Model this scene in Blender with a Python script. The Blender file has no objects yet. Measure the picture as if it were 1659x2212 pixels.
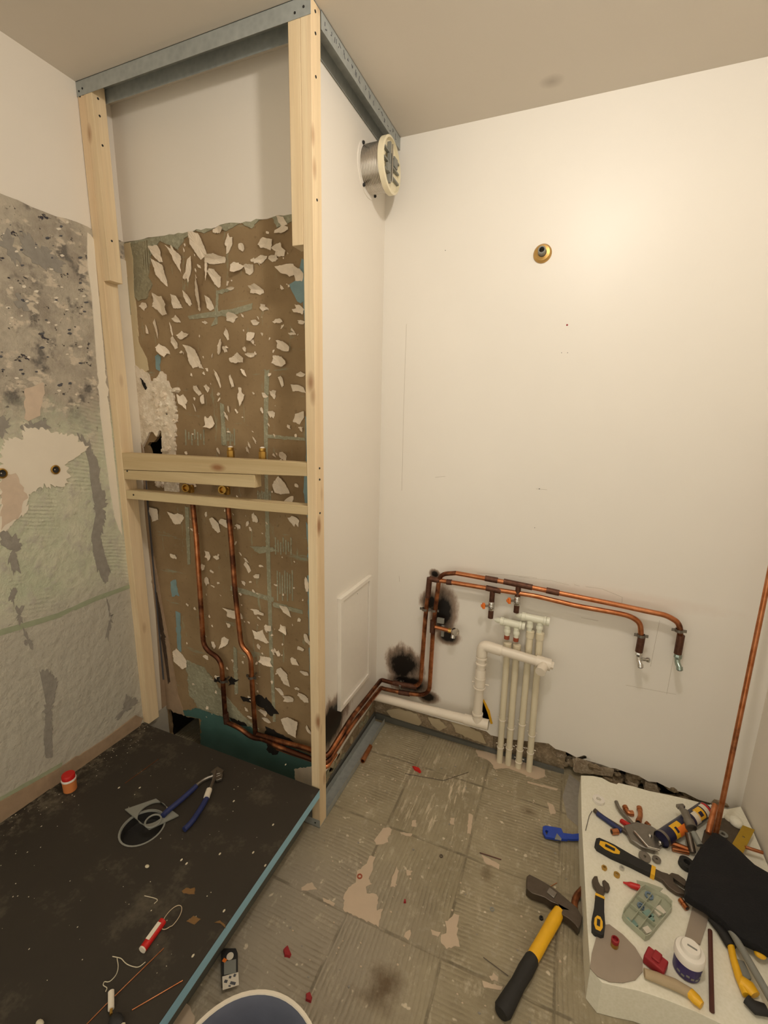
import bpy, bmesh, math, random
from mathutils import Vector, Matrix, Euler, noise
from mathutils.geometry import tessellate_polygon

random.seed(7)
PI = math.pi
SC = bpy.context.scene
COL = SC.collection
V = Vector
# ------------------------------------------------------------------ camera
FPX, W_, H_ = 973.82, 1659.0, 2212.0
CP = V((1.5156, -1.2556, 1.4233))
def _rot(yaw, pitch, roll):
    y, p, r = [math.radians(a) for a in (yaw, pitch, roll)]
    return Matrix.Rotation(y, 3, 'Z') @ Matrix.Rotation(p, 3, 'X') @ Matrix.Rotation(r, 3, 'Y')
RC = _rot(22.2001, -12.2216, -1.2231)
cd = bpy.data.cameras.new('camera'); cam = bpy.data.objects.new('camera', cd); COL.objects.link(cam)
cd.sensor_fit = 'HORIZONTAL'; cd.sensor_width = 36; cd.lens = FPX / W_ * 36; cd.clip_start = .02
cam.matrix_world = Matrix.Translation(CP) @ Matrix((RC.col[0], RC.col[2], -RC.col[1])).transposed().to_4x4()
SC.camera = cam
# ------------------------------------------------------------------ world, light, exposure
w = bpy.data.worlds.new('World'); SC.world = w; w.use_nodes = True
w.node_tree.nodes['Background'].inputs[0].default_value = (1, .90, .72, 1)
w.node_tree.nodes['Background'].inputs[1].default_value = 1.0
SC.view_settings.view_transform = 'Standard'; SC.view_settings.look = 'None'
SC.view_settings.gamma = 1; SC.view_settings.use_curve_mapping = False
SC.view_settings.exposure = 0.11
def lamp(name, loc, e, col, r):
    l = bpy.data.lights.new(name, 'POINT'); l.energy = e; l.color = col; l.shadow_soft_size = r
    o = bpy.data.objects.new(name, l); COL.objects.link(o); o.location = loc
lamp('ceiling_light', (1.55, -.60, 2.34), 19.3, (1, .935, .845), .04)

# room planes
XS, XF, YB, DF, HC, ZT = .780, .834, .4926, .1177, 2.4, .1655   # side wall, frame face, far wall, frame depth, ceiling, tray top
XR, YN = 2.205, -2.0
ZS = .10                                                       # top of the white slab
def at(px, py, ax, val):                                       # point of a real plane seen at a pixel of the photograph
    d = RC @ V(((px - W_/2) / FPX, 1, (H_/2 - py) / FPX)); i = 'xyz'.index(ax)
    return CP + d * ((val - CP[i]) / d[i])

# ------------------------------------------------------------------ mesh helpers
class B:
    def __init__(s): s.bm = bmesh.new(); s.mi = 0
    def _f(s, vs):
        try:
            f = s.bm.faces.new(vs); f.material_index = s.mi; return f
        except ValueError: return None
    def mat(s, i): s.mi = i; return s
    def hexa(s, P):                                            # 8 points: bottom 4, top 4
        v = [s.bm.verts.new(p) for p in P]
        for q in ((3,2,1,0),(4,5,6,7),(0,1,5,4),(1,2,6,5),(2,3,7,6),(3,0,4,7)): s._f([v[i] for i in q])
        return s
    def box(s, a, b):
        (x0,y0,z0),(x1,y1,z1) = a, b
        return s.hexa([V(p) for p in ((x0,y0,z0),(x1,y0,z0),(x1,y1,z0),(x0,y1,z0),(x0,y0,z1),(x1,y0,z1),(x1,y1,z1),(x0,y1,z1))])
    def cbox(s, c, sz, M=None):
        P = [V(((i*.5)*sz[0], (j*.5)*sz[1], (k*.5)*sz[2])) for k in (-1,1) for i,j in ((-1,-1),(1,-1),(1,1),(-1,1))]
        if M is None: M = Matrix.Identity(3)
        return s.hexa([V(c) + M @ p for p in P])
    def beam(s, p, q, wd, h, up=(0,0,1)):
        p, q = V(p), V(q); d = (q-p).normalized(); u = V(up); r = d.cross(u).normalized(); u = r.cross(d)
        o = [(-.5,-.5),(.5,-.5),(.5,.5),(-.5,.5)]
        return s.hexa([e + r*(a*wd) + u*(b*h) for e in (p, q) for a, b in o])
    def tube(s, pts, r, seg=12, closed=False, cap=True, rs=None):
        pts = [V(p) for p in pts]; n = len(pts); rings = []
        prev = None
        for i, p in enumerate(pts):
            a = pts[i-1] if (i > 0 or closed) else p; b = pts[(i+1) % n] if (i < n-1 or closed) else p
            t = (b-a).normalized()
            if prev is None:
                u = t.orthogonal().normalized()
            else:
                u = prev - t*prev.dot(t); u = u.normalized() if u.length > 1e-6 else t.orthogonal().normalized()
            prev = u; v2 = t.cross(u); rr = rs[i] if rs else r
            rings.append([s.bm.verts.new(p + (u*math.cos(k*2*PI/seg) + v2*math.sin(k*2*PI/seg))*rr) for k in range(seg)])
        for i in range(n if closed else n-1):
            A, C = rings[i], rings[(i+1) % n]
            for k in range(seg): s._f([A[k], A[(k+1)%seg], C[(k+1)%seg], C[k]])
        if cap and not closed: s._f(rings[0][::-1]); s._f(rings[-1])
        return s
    def lathe(s, prof, o, ax, seg=28, caps=True):              # prof: (radius, distance along axis)
        o = V(o); t = V(ax).normalized(); u = t.orthogonal().normalized(); v2 = t.cross(u); rings = []
        for r, h in prof:
            rings.append([s.bm.verts.new(o + t*h + (u*math.cos(k*2*PI/seg) + v2*math.sin(k*2*PI/seg))*max(r, 1e-5)) for k in range(seg)])
        for i in range(len(rings)-1):
            for k in range(seg): s._f([rings[i][k], rings[i][(k+1)%seg], rings[i+1][(k+1)%seg], rings[i+1][k]])
        if caps: s._f(rings[0][::-1]); s._f(rings[-1])
        return s
    def prism(s, pts, nrm, th, holes=(), taper=0):             # planar outline pushed along nrm
        pts = [V(p) for p in pts]; loops = [pts] + [[V(p) for p in h] for h in holes]
        n = V(nrm)*th; tri = tessellate_polygon(loops); flat = [p for L in loops for p in L]
        c = sum(pts, V()) / len(pts)
        a = [s.bm.verts.new(p) for p in flat]
        b = [s.bm.verts.new(p + n + (c-p)*taper) for p in flat]
        for t in tri:
            s._f([a[t[0]], a[t[2]], a[t[1]]]); s._f([b[i] for i in t])
        k = 0
        for L in loops:
            m = len(L)
            for i in range(m):
                j = (i+1) % m; s._f([a[k+i], a[k+j], b[k+j], b[k+i]])
            k += m
        return s
    def sph(s, c, r, sc=(1,1,1), u=14, v=8):
        M = Matrix.Translation(c) @ Matrix.Diagonal((r*sc[0], r*sc[1], r*sc[2], 1))
        g = bmesh.ops.create_uvsphere(s.bm, u_segments=u, v_segments=v, radius=1, matrix=M)
        for f in {f for vv in g['verts'] for f in vv.link_faces}: f.material_index = s.mi
        return s
    def obj(s, name, mats, root=None, smooth=True, bevel=0, ang=38, label=None):
        bm = s.bm; bmesh.ops.recalc_face_normals(bm, faces=bm.faces)
        me = bpy.data.meshes.new(name); bm.to_mesh(me); bm.free()
        for m in (mats if isinstance(mats, (list, tuple)) else [mats]): me.materials.append(m)
        if smooth:
            me.shade_smooth(); me.set_sharp_from_angle(angle=math.radians(ang))
        o = bpy.data.objects.new(name, me); COL.objects.link(o)
        if bevel:
            md = o.modifiers.new('bevel', 'BEVEL'); md.width = bevel; md.segments = 2; md.limit_method = 'ANGLE'; md.angle_limit = .6
        if root is not None:
            o.parent = root
            if 'wm' in _WM.get(root.name, {}): o.matrix_parent_inverse = _WM[root.name]['wm'].inverted()
            elif root.parent is None and root.type == 'EMPTY' and root.name in _WLOC:
                o.matrix_parent_inverse = Matrix.Translation(-_WLOC[root.name])
        if label: o['label'] = label
        return o
_WM, _WLOC = {}, {}
def tag(o, label, cat, group=None, kind=None):
    o['label'] = label; o['category'] = cat
    if group: o['group'] = group
    if kind: o['kind'] = kind
    return o
def struct(o): o['kind'] = 'structure'; return o
def thing(name, label, cat, loc=(0,0,0), group=None):          # Empty at the base; parts are meshed in room coordinates
    o = bpy.data.objects.new(name, None); COL.objects.link(o); o.empty_display_size = .03
    o.location = loc; _WLOC[o.name] = V(loc); tag(o, label, cat, group); return o
def lthing(name, label, cat, loc, rz=0, group=None, rot=None):  # Empty whose parts are meshed about its own origin
    o = bpy.data.objects.new(name, None); COL.objects.link(o); o.empty_display_size = .03
    o.location = loc; o.rotation_euler = rot or (0,0,rz); tag(o, label, cat, group); return o
def copy_tree(o, parent=None):
    c = o.copy(); COL.objects.link(c)
    if parent is not None: c.parent = parent
    for ch in [x for x in COL.objects if x.parent == o]: copy_tree(ch, c)
    return c
def fillet(pts, rad, n=6):
    pts = [V(p) for p in pts]; out = [pts[0]]
    for i in range(1, len(pts)-1):
        a, b, c = pts[i-1], pts[i], pts[i+1]; u = (a-b); v = (c-b)
        r = min(rad, u.length*.48, v.length*.48); u.normalize(); v.normalize()
        for k in range(n+1):
            t = k/n; p0, p2 = b+u*r, b+v*r
            out.append(p0*(1-t)**2 + b*2*t*(1-t) + p2*t*t)
    out.append(pts[-1]); return out
def arc(c, r, u, v, a0, a1, n): return [V(c) + V(u)*(r*math.cos(a0+(a1-a0)*k/n)) + V(v)*(r*math.sin(a0+(a1-a0)*k/n)) for k in range(n+1)]
def rag(pts, amp, step, seed=0):                                # ragged outline
    out = []; n = len(pts); c = sum(pts, V())/n
    for i in range(n):
        a, b = pts[i], pts[(i+1)%n]; k = max(1, int((b-a).length/step))
        for j in range(k):
            p = a.lerp(b, j/k)
            q = noise.noise_vector(p*(.35/step) + V((seed*3.1, seed, 0)))*1.0 + noise.noise_vector(p*(1.1/step)+V((seed,0,9)))*1.3
            d = (p-c); 
            if d.length > 1e-6: p = p + d.normalized()*(q.x*amp*1.6)
            out.append(p)
    return out
def px2(poly, ax, val, sx=1, ox=0, oy=0, off=0):
    return [at(ox + x*sx, oy + y*sx, ax, val) for x, y in poly]

# ------------------------------------------------------------------ materials
def lin(c): return tuple(((v/255)/12.92 if v/255 <= .04045 else ((v/255+.055)/1.055)**2.4) for v in c)
class M:
    def __init__(s, name):
        s.m = bpy.data.materials.new(name); s.m.use_nodes = True; s.t = s.m.node_tree; s.b = s.t.nodes['Principled BSDF']
        s.tc = s.t.nodes.new('ShaderNodeTexCoord').outputs['Object']
    def N(s, typ, ins=None, out=0, **kw):
        n = s.t.nodes.new('ShaderNode'+typ)
        for k, v in kw.items(): setattr(n, k, v)
        for k, v in (ins or {}).items(): s.put(n.inputs[k], v)
        return n.outputs[out]
    def put(s, i, v):
        if isinstance(v, bpy.types.NodeSocket): s.t.links.new(v, i)
        elif isinstance(v, (tuple, list)) and len(v) == 3 and i.type == 'RGBA': i.default_value = (*v, 1)
        else: i.default_value = v
    def map(s, sc=(1,1,1), rot=(0,0,0), loc=(0,0,0)): return s.N('Mapping', {0: s.tc, 1: loc, 2: rot, 3: sc})
    def noise(s, scale, det=4, rough=.55, vec=None, dist=0): return s.N('TexNoise', {'Vector': vec or s.tc, 'Scale': scale, 'Detail': det, 'Roughness': rough, 'Distortion': dist})
    def vor(s, scale, vec=None, feature='F1', out=0): return s.N('TexVoronoi', {'Vector': vec or s.tc, 'Scale': scale}, out=out, feature=feature)
    def mth(s, op, a, b=0, c=0, clamp=False): return s.N('Math', {0: a, 1: b, 2: c}, operation=op, use_clamp=clamp)
    def rng(s, f, a, b, c=0, d=1): return s.N('MapRange', {0: f, 1: a, 2: b, 3: c, 4: d})
    def mix(s, a, b, f): 
        n = s.t.nodes.new('ShaderNodeMix'); n.data_type = 'RGBA'; s.put(n.inputs[0], f); s.put(n.inputs[6], a); s.put(n.inputs[7], b); return n.outputs[2]
    def ell(s, c, r, k=.5, nz=None, lo=.6, hi=1.15):            # a blot of given centre and radii, ragged by noise
        p = s.N('VectorMath', {0: s.tc, 1: c}, operation='SUBTRACT'); p = s.N('VectorMath', {0: p, 1: tuple(1/q for q in r)}, operation='MULTIPLY')
        d = s.N('VectorMath', {0: p}, out='Value', operation='LENGTH')
        if nz is not None: d = s.mth('ADD', d, s.mth('MULTIPLY', s.mth('SUBTRACT', nz, .5), k))
        return s.rng(d, hi, lo)
    def bump(s, h, st=.5, dist=.002): return s.N('Bump', {'Height': h, 'Strength': st, 'Distance': dist})
    def end(s, col, rough=.6, metal=0, nrm=None, **kw):
        s.put(s.b.inputs['Base Color'], col); s.put(s.b.inputs['Roughness'], rough); s.put(s.b.inputs['Metallic'], metal)
        if nrm is not None: s.put(s.b.inputs['Normal'], nrm)
        for k, v in kw.items(): s.put(s.b.inputs[k.replace('_', ' ')], v)
        return s.m
def plain(name, rgb, rough=.5, metal=0, var=.12, sc=40, bump=0, **kw):
    m = M(name); c = lin(rgb); n = m.noise(sc, 3)
    col = m.mix(tuple(v*(1-var) for v in c), tuple(min(1, v*(1+var)) for v in c), n)
    return m.end(col, rough, metal, m.bump(n, bump, .002) if bump else None, **kw)

def paint(name, rgb, soots=(), blots=()):
    m = M(name); c = lin(rgb); n = m.noise(3, 4); n2 = m.noise(900, 2); f = m.noise(60, 3)
    col = m.mix(tuple(v*.96 for v in c), tuple(min(1, v*1.03) for v in c), n)
    st = m.noise(14, 5, .7, m.map((1, 1, .45))); 
    tot = None
    for cc, rr, k in soots:
        e = m.ell(cc, rr, k, st, .35, 1.25); tot = e if tot is None else m.mth('MAXIMUM', tot, e)
    if tot is not None:
        h = m.mth('POWER', tot, .9)
        col = m.mix(col, lin((150, 105, 60)), m.mth('MULTIPLY', m.rng(tot, 0, .35), .65))
        col = m.mix(col, lin((18, 13, 9)), m.rng(tot, .12, .8))
    for cc, rr, rgb2, k in blots:
        col = m.mix(col, lin(rgb2), m.mth('MULTIPLY', m.ell(cc, rr, .5, f, .5, 1.1), k))
    return m.end(col, .42, 0, m.bump(m.mth('ADD', m.mth('MULTIPLY', n2, .3), m.noise(180, 2)), .12, .0006), **{'Specular_IOR_Level': .45})

def Pt(px, py, y): return tuple(at(px, py, 'y', y))
MP_far = paint('paint_far_wall', (236, 231, 222),
    soots=[(Pt(956,1322,YB), (.060,.03,.105), 1.1), (Pt(968,1375,YB), (.05,.03,.035), .8), (Pt(940,1240,YB), (.022,.03,.02), 1.3), (Pt(930,1300,YB), (.04,.03,.05), 1.2),
           (Pt(882,1475,YB), (.10,.03,.055), 1.0), (Pt(872,1440,YB), (.085,.03,.09), 1.7), (Pt(925,1505,YB), (.05,.03,.03), 1.0)],
    blots=[(Pt(1340,1290,YB), (.35,.05,.03), (205,165,140), .14)])
MP_side = paint('paint_side_wall', (236, 230, 220), soots=[(tuple(at(712,1585,'x',XS)), (.03,.12,.06), 1.5), (tuple(at(715,1560,'x',XS)), (.03,.14,.10), 1.8)])
MP = paint('paint_wall', (230, 222, 210))
MCeil = M('ceiling_paint'); _n = MCeil.noise(2.2, 3)
_c = MCeil.mix(lin((212, 203, 190)), lin((218, 210, 198)), _n)
_c = MCeil.mix(_c, lin((120, 105, 90)), MCeil.mth('MULTIPLY', MCeil.ell(tuple(at(1192,176,'z',HC)), (.035,.03,.05), .3, MCeil.noise(30), 0, 1.1), .45))
MCeil = MCeil.end(_c, .7)

def mortar(name, a, b, c2, speck=None, ribs=None, sc=1, bs=.8):
    m = M(name); n = m.noise(9*sc, 6, .65); n2 = m.noise(38*sc, 5, .6); v = m.vor(55*sc)
    col = m.mix(lin(a), lin(b), m.rng(n, .38, .62)); col = m.mix(col, lin(c2), m.rng(n2, .52, .68))
    h = m.mth('ADD', n2, m.mth('MULTIPLY', n, .8))
    if speck: 
        sp = m.rng(m.mth('MULTIPLY', m.noise(26*sc, 3, .7, m.map((1,1.6,1)) ), 1), .64, .70); col = m.mix(col, lin(speck), sp)
        h = m.mth('SUBTRACT', h, m.mth('MULTIPLY', sp, .5))
    if ribs:
        ax, per, amt, rot = ribs; q = m.N('SeparateXYZ', {0: m.map(rot=rot)}, out=ax)
        r = m.mth('SINE', m.mth('MULTIPLY', m.mth('ADD', q, m.mth('MULTIPLY', m.noise(5), .03)), 2*PI/per))
        msk = m.rng(m.noise(4, 2), .4, .6); h = m.mth('ADD', h, m.mth('MULTIPLY', m.mth('MULTIPLY', r, amt), msk))
    return m.end(col, .85, 0, m.bump(h, bs, .006))

# ---- left wall mortar: mottled above, greener below
m = M('left_wall_adhesive')
z = m.N('SeparateXYZ', {0: m.tc}, out=2); yy = m.N('SeparateXYZ', {0: m.tc}, out=1)
n = m.noise(6, 6, .68); n2 = m.noise(30, 6, .62); n3 = m.noise(16, 4, .6, m.map((1, 1.0, 1.6), loc=(3,1,2)))
up = m.mix(lin((150,140,126)), lin((186,176,158)), m.rng(n, .36, .6)); up = m.mix(up, lin((112,106,98)), m.rng(m.noise(11, 5, .6, m.map(loc=(5,5,5))), .55, .64))
up = m.mix(up, lin((205,192,172)), m.rng(n3, .56, .63))
lo = m.mix(lin((184,188,162)), lin((206,202,180)), m.rng(n, .35, .65)); lo = m.mix(lo, lin((178,170,160)), m.rng(n2, .5, .75))
bt = m.mix(lin((176,170,156)), lin((190,184,168)), n)
zf = m.rng(m.mth('ADD', z, m.mth('MULTIPLY', m.mth('SUBTRACT', n, .5), .5)), 1.45, 1.3)
col = m.mix(up, lo, zf); col = m.mix(col, bt, m.rng(m.mth('ADD', m.mth('SUBTRACT', z, m.mth('MULTIPLY', yy, -.0)), m.mth('MULTIPLY', n2, .1)), .90, .80))
spk = m.mth('MULTIPLY', m.rng(m.noise(24, 3, .75, m.map((1,1,1.4), loc=(9,2,7))), .63, .68), m.rng(z, 1.3, 1.5))
col = m.mix(col, lin((66,62,70)), spk)
rr = m.mth('SINE', m.mth('MULTIPLY', m.mth('ADD', m.mth('ADD', z, m.mth('MULTIPLY', yy, .25)), m.mth('MULTIPLY', m.noise(3), .05)), 2*PI/.013))
rmask = m.mth('MULTIPLY', m.rng(m.noise(5.2, 2, .5, m.map(loc=(2,2,2))), .5, .6), m.mth('MULTIPLY', m.rng(z, 1.6, 1.45), m.rng(z, .7, .9)))
h = m.mth('ADD', m.mth('ADD', n2, m.mth('MULTIPLY', n, 1.2)), m.mth('MULTIPLY', m.mth('MULTIPLY', rr, .10), rmask)); h = m.mth('SUBTRACT', h, m.mth('MULTIPLY', spk, .5))
M_L = m.end(col, .85, 0, m.bump(h, 1.0, .008))

# ---- brown torn cardboard of the shaft wall
m = M('torn_brown_board'); n = m.noise(5, 5, .6); n2 = m.noise(60, 4)
col = m.mix(lin((134,110,78)), lin((154,130,96)), m.rng(n, .35, .65)); col = m.mix(col, lin((112,90,62)), m.rng(n2, .6, .8))
stv = m.noise(13, 5, .7, m.map((2.2, 1, .35), loc=(1,0,3))); col = m.mix(col, lin((150,158,132)), m.mth('MULTIPLY', m.rng(stv, .60, .68), .65))
stw = m.noise(9, 5, .7, m.map((.4, 1, 2.4), loc=(4,0,1))); col = m.mix(col, lin((140,156,136)), m.mth('MULTIPLY', m.rng(stw, .62, .70), .6))
M_board = m.end(col, .9, 0, m.bump(m.mth('ADD', n2, m.rng(stv, .6, .68)), .35, .002))
M_flake = plain('torn_paper', (230, 214, 192), .9, var=.2, sc=30, bump=.3)
M_plast = mortar('torn_plaster', (232,218,198), (212,196,172), (244,234,216), sc=2)
M_teal = plain('teal_membrane', (70, 104, 98), .55, var=.25, sc=14, bump=.3)
M_blue = plain('blue_membrane', (124, 150, 152), .6, var=.2, sc=25)
M_gg = mortar('grey_green_adhesive', (158,155,130), (144,140,116), (174,170,146), sc=2)
M_rib = mortar('ribbed_adhesive', (150,142,114), (140,132,106), (160,152,124), ribs=('X', .0105, 1.4, (0,0,0)), sc=2)
M_cream = plain('cream_filler', (200, 182, 146), .8, var=.1, sc=20, bump=.4)
M_white = plain('white_plaster', (226, 216, 198), .8, var=.06, sc=14, bump=.35)
M_grey = plain('grey_smear', (146, 140, 130), .85, var=.22, sc=60, bump=1.0)
M_green = plain('green_seam', (154, 160, 132), .7, var=.12, sc=40, bump=.3)
M_pink = plain('pink_smear', (204, 184, 162), .8, var=.12, sc=40, bump=.5)
M_dirt = plain('dirty_plaster', (158, 134, 108), .9, var=.25, sc=30, bump=.6)
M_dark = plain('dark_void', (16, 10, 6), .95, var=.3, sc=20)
M_char = plain('charred_board', (24, 17, 10), .95, var=.4, sc=60, bump=.3)
M_brick = mortar('rubble_concrete', (160,140,114), (128,112,88), (180,162,136), sc=2.2, bs=1)
M_stone = mortar('rubble_stone', (176,160,138), (148,130,108), (196,182,160), sc=3, bs=1)
M_conc = plain('base_filler', (186, 170, 140), .85, var=.1, sc=12, bump=.4)
M_dgrey = plain('grey_membrane', (98, 98, 92), .6, var=.15, sc=30)

# ---- floor
m = M('floor_adhesive'); sx_ = m.N('SeparateXYZ', {0: m.tc}, out=0); sy_ = m.N('SeparateXYZ', {0: m.tc}, out=1)
n = m.noise(6, 6, .65); n2 = m.noise(45, 5, .6)
wob = m.mth('MULTIPLY', m.mth('SUBTRACT', m.noise(4), .5), .012)
fx = m.mth('DIVIDE', m.mth('SUBTRACT', m.mth('ADD', sx_, wob), 1.045), .285); fy = m.mth('DIVIDE', m.mth('ADD', m.mth('ADD', sy_, wob), .015), .31)
cx_ = m.mth('FLOOR', fx); par = m.mth('ABSOLUTE', m.mth('FLOORED_MODULO', cx_, 2)); gx = m.mth('FRACT', fx); gy = m.mth('FRACT', fy)
warp = m.mth('ADD', m.mth('MULTIPLY', m.noise(2.5, 1), .04), m.mth('MULTIPLY', m.noise(40, 3), .007))
ra = m.mth('SINE', m.mth('MULTIPLY', m.mth('ADD', sx_, warp), 2*PI/.0125)); rb = m.mth('SINE', m.mth('MULTIPLY', m.mth('ADD', sy_, warp), 2*PI/.0125))
rid = m.N('Mix', {0: par, 2: ra, 3: rb}); am = m.mth('MULTIPLY', m.rng(m.noise(4.4, 4, .6, m.map(loc=(7,1,0))), .36, .62, .1, 1), m.rng(m.noise(17, 4, .6, m.map(loc=(1,8,0))), .34, .6, .15, 1))
lx = m.mth('MINIMUM', gx, m.mth('SUBTRACT', 1, gx)); ly = m.mth('MINIMUM', gy, m.mth('SUBTRACT', 1, gy)); ln = m.rng(m.mth('MINIMUM', lx, ly), .018, .008)
col = m.mix(lin((140,129,104)), lin((162,151,125)), m.rng(n, .35, .65)); col = m.mix(col, lin((168,158,136)), m.mth('MULTIPLY', m.rng(n2, .54, .68), .7))
cool = m.ell((.95, -.45, 0), (.34,.34,1), .8, n, .5, 1.3); col = m.mix(col, lin((156,146,130)), m.mth('MULTIPLY', cool, .8))
scr = m.noise(20, 5, .7, m.map((2.6, .32, 1))); scm = m.mth('MULTIPLY', m.rng(scr, .56, .63), m.ell((1.19,.22,0), (.2,.24,1), .6, n, .6, 1.2)); col = m.mix(col, lin((205,190,164)), scm)
sp = m.rng(m.noise(34, 2, .6, m.map(loc=(3,3,3))), .67, .72); col = m.mix(col, lin((205,192,168)), sp)
sw = m.noise(15, 6, .75, m.map((1.6, .8, 1), rot=(0,0,.5), loc=(2,6,1))); col = m.mix(col, lin((190,178,154)), m.mth('MULTIPLY', m.rng(sw, .56, .66), .6))
col = m.mix(col, lin((104,92,72)), m.mth('MULTIPLY', m.rng(rid, -.3, -1), m.mth('MULTIPLY', am, .5)))
col = m.mix(col, lin((92,82,64)), m.mth('MULTIPLY', m.mth('MULTIPLY', ln, m.rng(m.noise(12,4), .42, .58)), .6))
for q, r_, k in (((832,2122), (.05,.045,1), .8), ((808,2168), (.07,.02,1), .4), ((1142,1752), (.03,.02,1), .6), ((1052,1885), (.02,.03,1), .5)):
    col = m.mix(col, lin((84,62,34)), m.mth('MULTIPLY', m.ell(tuple(at(*q, 'z', 0)), r_, 1.9, m.noise(22, 6, .7), .2, 1.2), k))
h = m.mth('ADD', m.mth('MULTIPLY', m.mth('MULTIPLY', rid, am), .32), m.mth('ADD', n2, m.mth('MULTIPLY', n, .5))); h = m.mth('SUBTRACT', h, m.mth('MULTIPLY', ln, .5))
M_floor = m.end(col, .8, 0, m.bump(h, .75, .0035))
M_bare = plain('bare_screed', (196, 176, 152), .85, var=.08, sc=30, bump=.3)

def wood(name, ax, a=(226,196,150), b=(206,172,124), rosy=(214,164,122)):
    m = M(name); s = [9, 9, 9]; s[ax] = .55; s2 = [60, 60, 60]; s2[ax] = 1.6
    n = m.noise(2.2, 5, .6, m.map(tuple(s)), .6); g = m.noise(2, 4, .7, m.map(tuple(s2)))
    col = m.mix(lin(a), lin(b), m.rng(n, .35, .7)); col = m.mix(col, lin(rosy), m.mth('MULTIPLY', m.rng(m.noise(1.1, 2, .5, m.map(tuple(x*.7 for x in s), loc=(4,4,4))), .5, .66), .5))
    col = m.mix(col, tuple(v*.72 for v in lin(b)), m.mth('MULTIPLY', m.rng(g, .5, .8), .4))
    ks = [13, 13, 13]; ks[ax] = 5.2; d = m.vor(1, m.map(tuple(ks), loc=(.3,.7,.2)))
    col = m.mix(col, lin((142,90,48)), m.mth('MULTIPLY', m.rng(d, .20, .06), .85))
    return m.end(col, .62, 0, m.bump(g, .25, .001))
M_wz, M_wx = wood('pine_upright', 2, (234,214,178), (216,190,150), (220,180,142)), wood('pine_rail_shaded', 0, (208,188,148), (188,164,122), (196,166,122))  # rails get a darker, greener pine, their weaker light put into the colour
M_galv = M('galvanised_steel'); _n = M_galv.noise(8, 5, .6, M_galv.map((1,.3,1))); _v = M_galv.vor(60)
M_galv = M_galv.end(M_galv.mix(lin((138,142,140)), lin((182,186,182)), M_galv.mth('ADD', M_galv.mth('MULTIPLY', _n, .6), M_galv.mth('MULTIPLY', _v, .4))), M_galv.rng(_n, .3, .7, .42, .62), .25)
def copper(name, tarn=.5, seed=0):
    m = M(name); n = m.noise(9, 4, .6, m.map(loc=(seed,0,0))); n2 = m.noise(30, 4, .6, m.map(loc=(0,seed,0)))
    col = m.mix(lin((206,140,98)), lin((168,98,56)), m.rng(n2, .3, .7)); col = m.mix(col, lin((92,56,40)), m.rng(n, .62-tarn*.3, .75-tarn*.25))
    return m.end(col, m.rng(n, .4, .7, .28, .5), .92)
M_cu, M_cut = copper('copper_bright', .12), copper('copper_tarnished', .62, 4)
M_joint = plain('scorched_joint', (98, 66, 52), .5, .75, var=.7, sc=70, bump=.3)
M_brass = plain('brass', (196, 158, 84), .3, .95, var=.12)
M_chrome = plain('chrome', (210, 208, 204), .14, 1, var=.06)
M_pvc = plain('white_pvc', (232, 222, 206), .35, var=.04, sc=10)
M_pvc2 = plain('white_pvc_sleeve', (224, 214, 188), .45, var=.06, sc=10)
M_mani = plain('white_manifold', (232, 232, 214), .3, var=.04)
M_orange = plain('orange_plastic', (232, 120, 40), .4)
M_redb = plain('red_brown_ring', (150, 70, 42), .5)
M_alu = M('ribbed_aluminium'); _q = M_alu.N('SeparateXYZ', {0: M_alu.tc}, out=0)
M_alu = M_alu.end(M_alu.mix(lin((170,162,152)), lin((214,208,198)), M_alu.noise(20)), .24, .9)
M_cremp = plain('cream_plastic', (232, 222, 192), .4, var=.05)
M_black = plain('black_rubber', (34, 32, 30), .7, var=.25, sc=60)
M_cloth = M('black_fabric'); _n = M_cloth.noise(250, 2)
M_cloth = M_cloth.end(M_cloth.mix(lin((12,11,13)), lin((24,23,25)), _n), .95, 0, M_cloth.bump(M_cloth.mth('ADD', _n, M_cloth.noise(14, 4)), .5, .003))
M_yel = plain('yellow_plastic', (236, 180, 30), .45, var=.08)
M_steel = plain('tool_steel', (140, 134, 126), .35, .9, var=.2, sc=60)
M_dsteel = plain('dark_steel', (100, 90, 80), .42, .85, var=.25, sc=60, bump=.1)
M_bluep = plain('blue_plastic', (30, 66, 170), .4)
M_navy = plain('navy_grip', (34, 44, 92), .5, var=.15)
M_red = plain('red_plastic', (190, 26, 22), .4, var=.1)
M_dred = plain('dark_red_rubber', (150, 30, 36), .6, var=.15)
M_burg = plain('burgundy_rod', (84, 44, 34), .6, var=.2)
M_foam = M('white_polystyrene'); _n = M_foam.vor(140)
M_foam = M_foam.end(M_foam.mix(lin((230,226,206)), lin((240,236,220)), _n), .8, 0, M_foam.bump(_n, .15, .001))
M_tray = M('black_tray_board'); _n = M_tray.noise(7, 5, .6); _n2 = M_tray.noise(90, 3)
_dust = M_tray.rng(M_tray.mth('ADD', _n, M_tray.mth('MULTIPLY', _n2, .25)), .68, .9); _wl = M_tray.mth('MULTIPLY', M_tray.rng(M_tray.N('SeparateXYZ', {0: M_tray.tc}, out=0), .14, .0), M_tray.rng(M_tray.noise(40, 5, .7), .5, .62))
M_tray = M_tray.end(M_tray.mix(M_tray.mix(lin((42,36,28)), lin((54,47,37)), _n), lin((128,118,98)), M_tray.mth('ADD', M_tray.mth('MULTIPLY', _dust, .35), M_tray.mth('MULTIPLY', _wl, .6), clamp=True)), .75, 0, M_tray.bump(_n2, .2, .001))
M_bfoam = plain('light_blue_foam', (150, 196, 216), .8, var=.06, sc=60)
M_gring = plain('grey_plastic', (132, 132, 124), .5, var=.06)
M_clear = plain('translucent_plastic', (196, 200, 176), .3, var=.04, Alpha=.55)
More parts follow.
